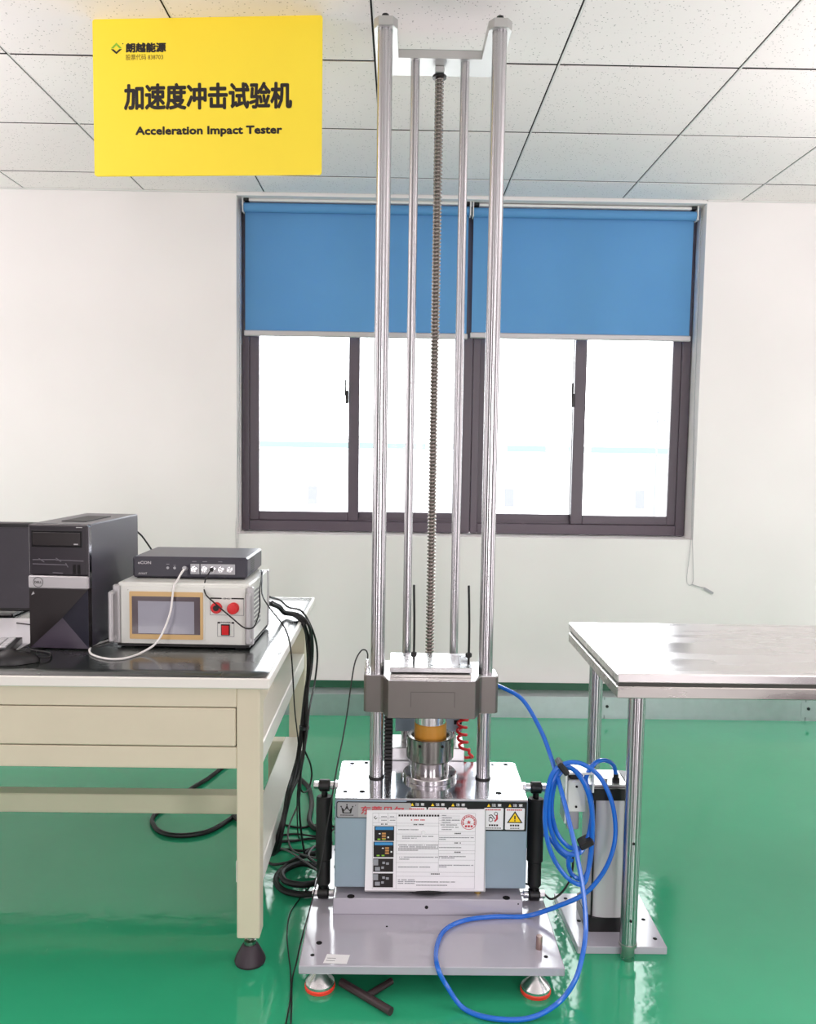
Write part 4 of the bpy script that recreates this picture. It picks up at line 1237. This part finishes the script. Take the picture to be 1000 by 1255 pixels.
def bu(px): return 0.006+(px-112)/(820-112)*(BW-0.010)
def bv(py): return 0.012+(650-py)/(650-300)*(BH-0.020)
bz = MB().prism(rounded_rect(bu(160), bu(586), bv(628), bv(325), 0.004), 0, 0.002, mtx=bf).build('display_frame', CASE, cb)
MB().prism(rounded_rect(bu(172), bu(575), bv(620), bv(334), 0.003), 0.002, 0.005, mtx=bf).build('display_bezel', TAN, bz)
MB().prism(rounded_rect(bu(186), bu(560), bv(590), bv(362), 0.001), 0.005, 0.0056, mtx=bf).build('display_border', SCREEND, bz)
quads('display_screen', SCREENL, bz, bf, [(bu(220), bu(528), bv(585), bv(390))], z=0.0062)
def outline(name, m, u0, u1, v0, v1, w, z, par):
    quads(name, m, par, bf, [(u0, u1, v1-w, v1), (u0, u1, v0, v0+w), (u0, u0+w, v0, v1), (u1-w, u1, v0, v1)], z=z)
outline('button_outline', PRINTG, bu(612), bu(798), bv(470), bv(368), 0.0012, 0.0006, cb)
outline('switch_outline', PRINTG, bu(652), bu(745), bv(600), bv(512), 0.0012, 0.0006, cb)
quads('panel_print', PRINT, cb, bf, [(bu(614), bu(676), bv(372), bv(364)), (bu(730), bu(798), bv(372), bv(364)), (bu(160), bu(170), bv(405), bv(325)), (bu(160), bu(170), bv(622), bv(540)),
                                     (bu(654), bu(668), bv(520), bv(510)), (bu(730), bu(745), bv(520), bv(510))], z=0.0008)
text('panel_lettering', 'EMG', PRINT, cb, bf, bu(688), bu(720), bv(374), bv(364), bold=0.02, z=0.0008)
text('panel_lettering', 'POWER', PRINT, cb, bf, bu(672), bu(726), bv(519), bv(509), bold=0.02, z=0.0008)
vf = bf @ Matrix.Translation((bu(166), bv(532), 0)) @ Matrix.Rotation(PI/2, 4, 'Z')
text('panel_lettering', 'SHOCK CONTROL', PRINT, cb, vf, 0, bv(412)-bv(532), -0.0025, 0.0025, bold=0.02, z=0.0008)
for px in (648, 742):
    bt = MB().lathe([(0, 0), (0.0165, 0), (0.0165, 0.006), (0.0145, 0.008), (0, 0.008)], (0, 0, 0), 28).build('red_button', RED, cb, mtx=bf @ Matrix.Translation((bu(px), bv(425), 0)))
    if px == 648:
        MB().lathe([(0, 0.0), (0.0085, 0.0), (0.0085, 0.0105), (0, 0.0105)], (0, 0, 0), 18).build('button_core', BLACK, bt, mtx=bf @ Matrix.Translation((bu(px), bv(425), 0)))
    else:
        MB().lathe([(0, 0.008), (0.015, 0.010), (0.0165, 0.016), (0.014, 0.022), (0, 0.023)], (0, 0, 0), 28).build('button_cap', RED, bt, mtx=bf @ Matrix.Translation((bu(px), bv(425), 0)))
sw = MB().box(-0.013, 0.013, -0.0165, 0.0165, 0, 0.003, 0.001, mtx=bf @ Matrix.Translation((bu(697), bv(558), 0))).build('power_switch', BLACK, cb)
MB().box(-0.009, 0.009, -0.0125, 0.0125, 0.003, 0.006, 0.001, mtx=bf @ Matrix.Translation((bu(697), bv(558), 0)) @ Matrix.Rotation(0.08, 4, 'X')).build('rocker', RED, sw)
vt = MB()
for j in range(9):
    for i in range(9):
        vt.box(BW-0.0005, BW+0.0006, 0.07+i*0.011, 0.075+i*0.011, 0.05+j*0.013, 0.057+j*0.013, mtx=bxm)
vt.build('vent_slots', PRINTG, cb, kind='stuff')
rimm = MB().box(BW-0.002, BW+0.003, BD-0.020, BD+0.004, 0.008, BH+0.001, 0.003, mtx=bxm).box(-0.003, 0.002, BD-0.02, BD+0.004, 0.008, BH+0.001, 0.003, mtx=bxm)
rimm.build('rear_trim', SILVER, cb)

# ------------------------------------------------------------------ data recorder on the box
ZB = ZT + BH
dm = Matrix.Translation((-0.794, 2.484, ZB)) @ Matrix.Rotation(-0.012, 4, 'Z')
DW, DD, DH = 0.342, 0.245, 0.066
dq = thing('data_recorder', 'flat black data recorder with coaxial sockets on top of the control box', 'recorder', (-0.794, 2.484, ZB))
MB().box(0, DW, 0.004, DD, 0.006, DH, 0.005, mtx=dm).build('case', DAQ, dq)
MB().box(0.001, DW-0.001, 0, 0.010, 0.004, DH-0.001, 0.005, mtx=dm).build('front_panel', DAQF, dq)
MB().box(0.01, DW-0.01, 0.012, DD-0.01, 0.0, 0.006, mtx=dm).build('base_pad', BLACK, dq)
df = dm @ face_frame(0, 0, 0)
text('logo_lettering', 'eCON', SILVER, dq, df, 0.017, 0.056, 0.044, 0.053, bold=0.02, z=0.0006)
text('model_lettering', 'AVANT', SILVER, dq, df, 0.018, 0.044, 0.013, 0.019, z=0.0006)
def du(px): return (px-198)/(830-198)*DW
pl = MB().box(du(518), du(568), -0.002, 0, 0.016, 0.047, 0.001, mtx=dm).build('socket_plate', GREYP, dq)
p2 = MB().box(du(574), du(764), -0.002, 0, 0.016, 0.047, 0.001, mtx=dm).build('socket_plate', GREYP, dq)
for px, q in ((541, pl), (597, p2), (642, p2), (688, p2), (736, p2)):
    MB().lathe([(0, 0), (0.0088, 0), (0.0088, 0.003), (0.0068, 0.003), (0.0068, 0.013), (0.0055, 0.013), (0.0055, 0.004), (0, 0.004)], (0, 0, 0), 20).build('coaxial_socket', ALU, q, mtx=df @ Matrix.Translation((du(px), 0.0315, 0.002)))
for px in (394, 432, 480):
    MB().cyl((0, 0, 0), 0.004, 0, 0.003, 12).build('indicator', GREYP, dq, mtx=df @ Matrix.Translation((du(px), 0.034, 0)))
quads('panel_print', GREYP, dq, df, [(du(386), du(402), 0.0445, 0.0455), (du(425), du(438), 0.041, 0.042), (du(528), du(552), 0.0535, 0.0545), (du(585), du(610), 0.0535, 0.0545), (du(672), du(694), 0.0535, 0.0545)], z=0.0006)
vt = MB()
for j in range(7):
    for i in range(4):
        vt.box(DW-0.0004, DW+0.0006, 0.055+i*0.016, 0.066+i*0.016, 0.018+j*0.006, 0.0205+j*0.006, mtx=dm)
vt.build('vent_slots', BLACK, dq, kind='stuff')

# ------------------------------------------------------------------ cables
def cable(name, label, pts, r, m, seg=7, sub=6):
    o = MB().tube(pts, r, seg, sub).build(name, m)
    tag(o, label, 'cable')
    return o


WC = [(-0.634, 2.476, 1.0105), (-0.636, 2.462, 1.008), (-0.641, 2.440, 0.995), (-0.644, 2.422, 0.9835), (-0.647, 2.396, 0.972), (-0.650, 2.388, 0.935), (-0.652, 2.375, 0.9), (-0.667, 2.365, 0.852), (-0.688, 2.35, 0.813), (-0.723, 2.322, 0.792), (-0.751, 2.268, 0.7905), (-0.798, 2.264, 0.7905), (-0.858, 2.315, 0.7905), (-0.888, 2.40, 0.7905), (-0.872, 2.462, 0.7905), (-0.850, 2.52, 0.7905), (-0.846, 2.66, 0.7905)]
wc = cable('white_cable', 'white cable from the data recorder curling down onto the bench mat', WC, 0.0031, WCABLE, 8)
MB().cyl((0, 0, 0), 0.0062, -0.006, 0.013, 12).build('plug', GREYP, wc, mtx=Matrix.Translation((-0.634, 2.476, 1.0105)) @ Matrix.Rotation(1.35, 4, 'X'))
BT = [(-0.554, 2.474, 1.008), (-0.558, 2.452, 1.003), (-0.565, 2.425, 0.98), (-0.557, 2.395, 0.951), (-0.522, 2.372, 0.925), (-0.475, 2.366, 0.887), (-0.438, 2.366, 0.858), (-0.413, 2.375, 0.860), (-0.408, 2.44, 0.898), (-0.413, 2.47, 0.95), (-0.42, 2.56, 0.9815), (-0.43, 2.64, 0.9815)]
bt_ = cable('black_lead', 'thin black lead plugged into the recorder sockets and hanging over the red buttons', BT, 0.0021, BLACK)
MB().cyl((0, 0, 0), 0.0058, -0.006, 0.012, 12).build('plug', BLACK, bt_, mtx=Matrix.Translation((-0.554, 2.474, 1.008)) @ Matrix.Rotation(1.35, 4, 'X'))
TW = [(-0.438, 2.65, 0.981), (-0.424, 2.58, 0.975), (-0.402, 2.447, 0.942), (-0.370, 2.38, 0.915), (-0.330, 2.41, 0.85), (-0.318, 2.447, 0.784), (-0.320, 2.524, 0.671), (-0.322, 2.588, 0.549), (-0.322, 2.675, 0.425), (-0.322, 2.723, 0.324), (-0.33, 2.73, 0.2), (-0.33, 2.75, 0.07), (-0.33, 2.82, 0.012)]
cable('sensor_wire', 'thin black wire from the recorder crossing the bench edge down to the floor', TW, 0.0022, BLACK)
BU = [(-0.43, 2.735, 0.86), (-0.41, 2.80, 0.835), (-0.395, 2.86, 0.802), (-0.350, 2.83, 0.801), (-0.316, 2.80, 0.775), (-0.310, 2.86, 0.70), (-0.310, 2.88, 0.612), (-0.312, 2.80, 0.539), (-0.314, 2.75, 0.44), (-0.316, 2.67, 0.375), (-0.320, 2.56, 0.34), (-0.328, 2.47, 0.320), (-0.340, 2.42, 0.250), (-0.365, 2.44, 0.165), (-0.42, 2.56, 0.09), (-0.47, 2.72, 0.030), (-0.52, 2.88, 0.0125), (-0.60, 3.0, 0.0125)]
bu_ = MB()
for dx, dy, rr in ((0, 0, 0.0075), (0.009, 0.006, 0.006), (-0.002, 0.013, 0.006), (0.010, -0.008, 0.005)):
    pts = [(x+dx+0.004*math.sin(i*1.3+dx*900), y+dy, max(z, 0.0125)+(0.001 if dx else 0)) for i, (x, y, z) in enumerate(BU)]
    bu_.tube(pts, rr, 7, 6)
bun = bu_.build('cable_bundle', BLACK)
tag(bun, 'thick black bundle of cables hanging over the right end of the workbench', 'cable')
MB().lathe([(0.0, -0.006), (0.017, -0.006), (0.017, 0.006), (0.0, 0.006)], (-0.309, 2.74, 0.44), 12).build('cable_tie', BLACKM, bun)
B2 = [(-0.425, 2.74, 0.88), (-0.405, 2.84, 0.85), (-0.385, 2.90, 0.815), (-0.326, 2.82, 0.815), (-0.290, 2.833, 0.742), (-0.286, 2.94, 0.641), (-0.290, 2.90, 0.552), (-0.290, 2.72, 0.508), (-0.285, 2.60, 0.461), (-0.288, 2.51, 0.414), (-0.30, 2.53, 0.314), (-0.30, 2.56, 0.2), (-0.298, 2.66, 0.05), (-0.29, 2.70, 0.009), (-0.245, 2.65, 0.009), (-0.215, 2.62, 0.009)]
cable('signal_cable', 'black cable bowing out wider than the bundle beside the bench end', B2, 0.0035, BLACK)
LH = [(-0.296, 2.62, 0.41), (-0.285, 2.72, 0.32), (-0.284, 2.745, 0.265), (-0.292, 2.70, 0.240), (-0.300, 2.60, 0.28), (-0.304, 2.54, 0.34)]
cable('cable_loop', 'small black cable loop hanging at the lower end of the bundle', LH, 0.003, BLACK)
FT = [(-0.392, 3.35, 0.011), (-0.35, 3.267, 0.011), (-0.321, 3.115, 0.011), (-0.315, 2.975, 0.011), (-0.288, 2.91, 0.011), (-0.251, 2.891, 0.011), (-0.225, 2.758, 0.011), (-0.309, 2.689, 0.018), (-0.365, 2.612, 0.011), (-0.373, 2.541, 0.011), (-0.335, 2.484, 0.011), (-0.27, 2.466, 0.011), (-0.215, 2.495, 0.011), (-0.228, 2.584, 0.018), (-0.294, 2.620, 0.03), (-0.352, 2.572, 0.03), (-0.340, 2.510, 0.03), (-0.281, 2.488, 0.03), (-0.220, 2.514, 0.03)]
cable('power_cable', 'thick black power cable coiled on the floor between bench and tester', FT, 0.0095, BLACK, 9)
GC = mat('grey_cable', srgb(92, 90, 92), 0.4)
for i, (pts, r, m, lab) in enumerate((
        ([(-0.338, 2.90, 0.30), (-0.345, 2.92, 0.12), (-0.38, 2.89, 0.02), (-0.355, 2.768, 0.008), (-0.3, 2.657, 0.040), (-0.242, 2.621, 0.045)], 0.0032, GC, 'grey cable dropping from the bench rail onto the floor coil'),
        ([(-0.423, 2.819, 0.005), (-0.353, 2.827, 0.005), (-0.284, 2.847, 0.005), (-0.246, 2.836, 0.005), (-0.303, 2.757, 0.006), (-0.386, 2.761, 0.005), (-0.43, 2.71, 0.005), (-0.40, 2.66, 0.005), (-0.33, 2.646, 0.028), (-0.273, 2.735, 0.028), (-0.22, 2.80, 0.026)], 0.0045, BLACK, 'black cable tangled flat on the floor behind the power coil'),
        ([(-0.43, 2.79, 0.003), (-0.361, 2.70, 0.034), (-0.294, 2.611, 0.044), (-0.24, 2.546, 0.046), (-0.205, 2.545, 0.044), (-0.262, 2.607, 0.046), (-0.283, 2.659, 0.04), (-0.268, 2.726, 0.036), (-0.22, 2.75, 0.036)], 0.0032, GC, 'grey cable crossing over the coiled power cable on the floor'),
        ([(-0.40, 2.95, 0.004), (-0.34, 2.93, 0.004), (-0.27, 2.96, 0.004), (-0.22, 2.94, 0.004), (-0.215, 2.88, 0.026), (-0.26, 2.82, 0.026), (-0.35, 2.88, 0.004), (-0.40, 2.87, 0.004)], 0.0036, BLACK, 'black cable loop farthest back in the tangle on the floor'))):
    cable('floor_cable', lab, pts, r, m)
SE = [(-0.089, 2.42, 0.754), (-0.088, 2.42, 0.772), (-0.094, 2.41, 0.787), (-0.106, 2.395, 0.789), (-0.121, 2.36, 0.767), (-0.130, 2.33, 0.714), (-0.138, 2.29, 0.644), (-0.149, 2.265, 0.572), (-0.163, 2.245, 0.498), (-0.174, 2.232, 0.424), (-0.186, 2.222, 0.347), (-0.203, 2.208, 0.239), (-0.224, 2.19, 0.145), (-0.246, 2.15, 0.065), (-0.254, 2.10, 0.03), (-0.261, 2.069, 0.004), (-0.247, 1.944, 0.003), (-0.239, 1.86, 0.003)]
cable('sensor_cable', 'thin black sensor cable running from the carriage down past the left damper', SE, 0.0021, BLACK)
S2 = [(-0.245, 2.60, 0.003), (-0.29, 2.45, 0.003), (-0.307, 2.372, 0.003), (-0.301, 2.268, 0.003), (-0.284, 2.174, 0.003), (-0.270, 2.103, 0.003), (-0.256, 1.99, 0.003), (-0.255, 1.86, 0.003)]
cable('sensor_cable', 'thin black cable lying on the floor left of the tester base plate', S2, 0.0018, BLACK)
LU = [(-0.70, 3.60, 0.0085), (-0.737, 3.478, 0.0085), (-0.772, 3.354, 0.0085), (-0.814, 3.254, 0.0085), (-0.861, 3.108, 0.0085), (-0.890, 3.015, 0.0085), (-0.877, 2.941, 0.0085), (-0.825, 2.872, 0.0085), (-0.75, 2.849, 0.0085), (-0.664, 2.882, 0.0085), (-0.604, 2.988, 0.0085), (-0.561, 3.115, 0.0085), (-0.50, 3.27, 0.0085)]
cable('floor_cable', 'black cable forming a wide loop on the floor under the workbench', LU, 0.0085, BLACK, 9)
cable('computer_cable', 'black cable rising from behind the computer tower above the recorder', [(-0.875, 2.79, 1.085), (-0.861, 2.80, 1.068), (-0.844, 2.85, 1.016), (-0.82, 2.90, 0.95), (-0.79, 2.93, 0.86), (-0.77, 2.95, 0.792)], 0.003, BLACK)

# ------------------------------------------------------------------ T-handle tool under the tester
tl = MB().tube([(-0.133, 2.049, 0.0105), (-0.068, 1.994, 0.0105), (-0.004, 1.939, 0.0105)], 0.0105, 12, 3)
t_o = tl.build('tee_wrench', mat('tool_brown', srgb(54, 38, 42), 0.45))
tag(t_o, 'dark brown T shaped bar tool lying on the floor under the tester', 'tool')
MB().tube([(-0.062, 1.998, 0.0105), (-0.030, 2.030, 0.0105), (-0.004, 2.056, 0.0105)], 0.0085, 10, 3).build('cross_bar', MATS['tool_brown'], t_o)
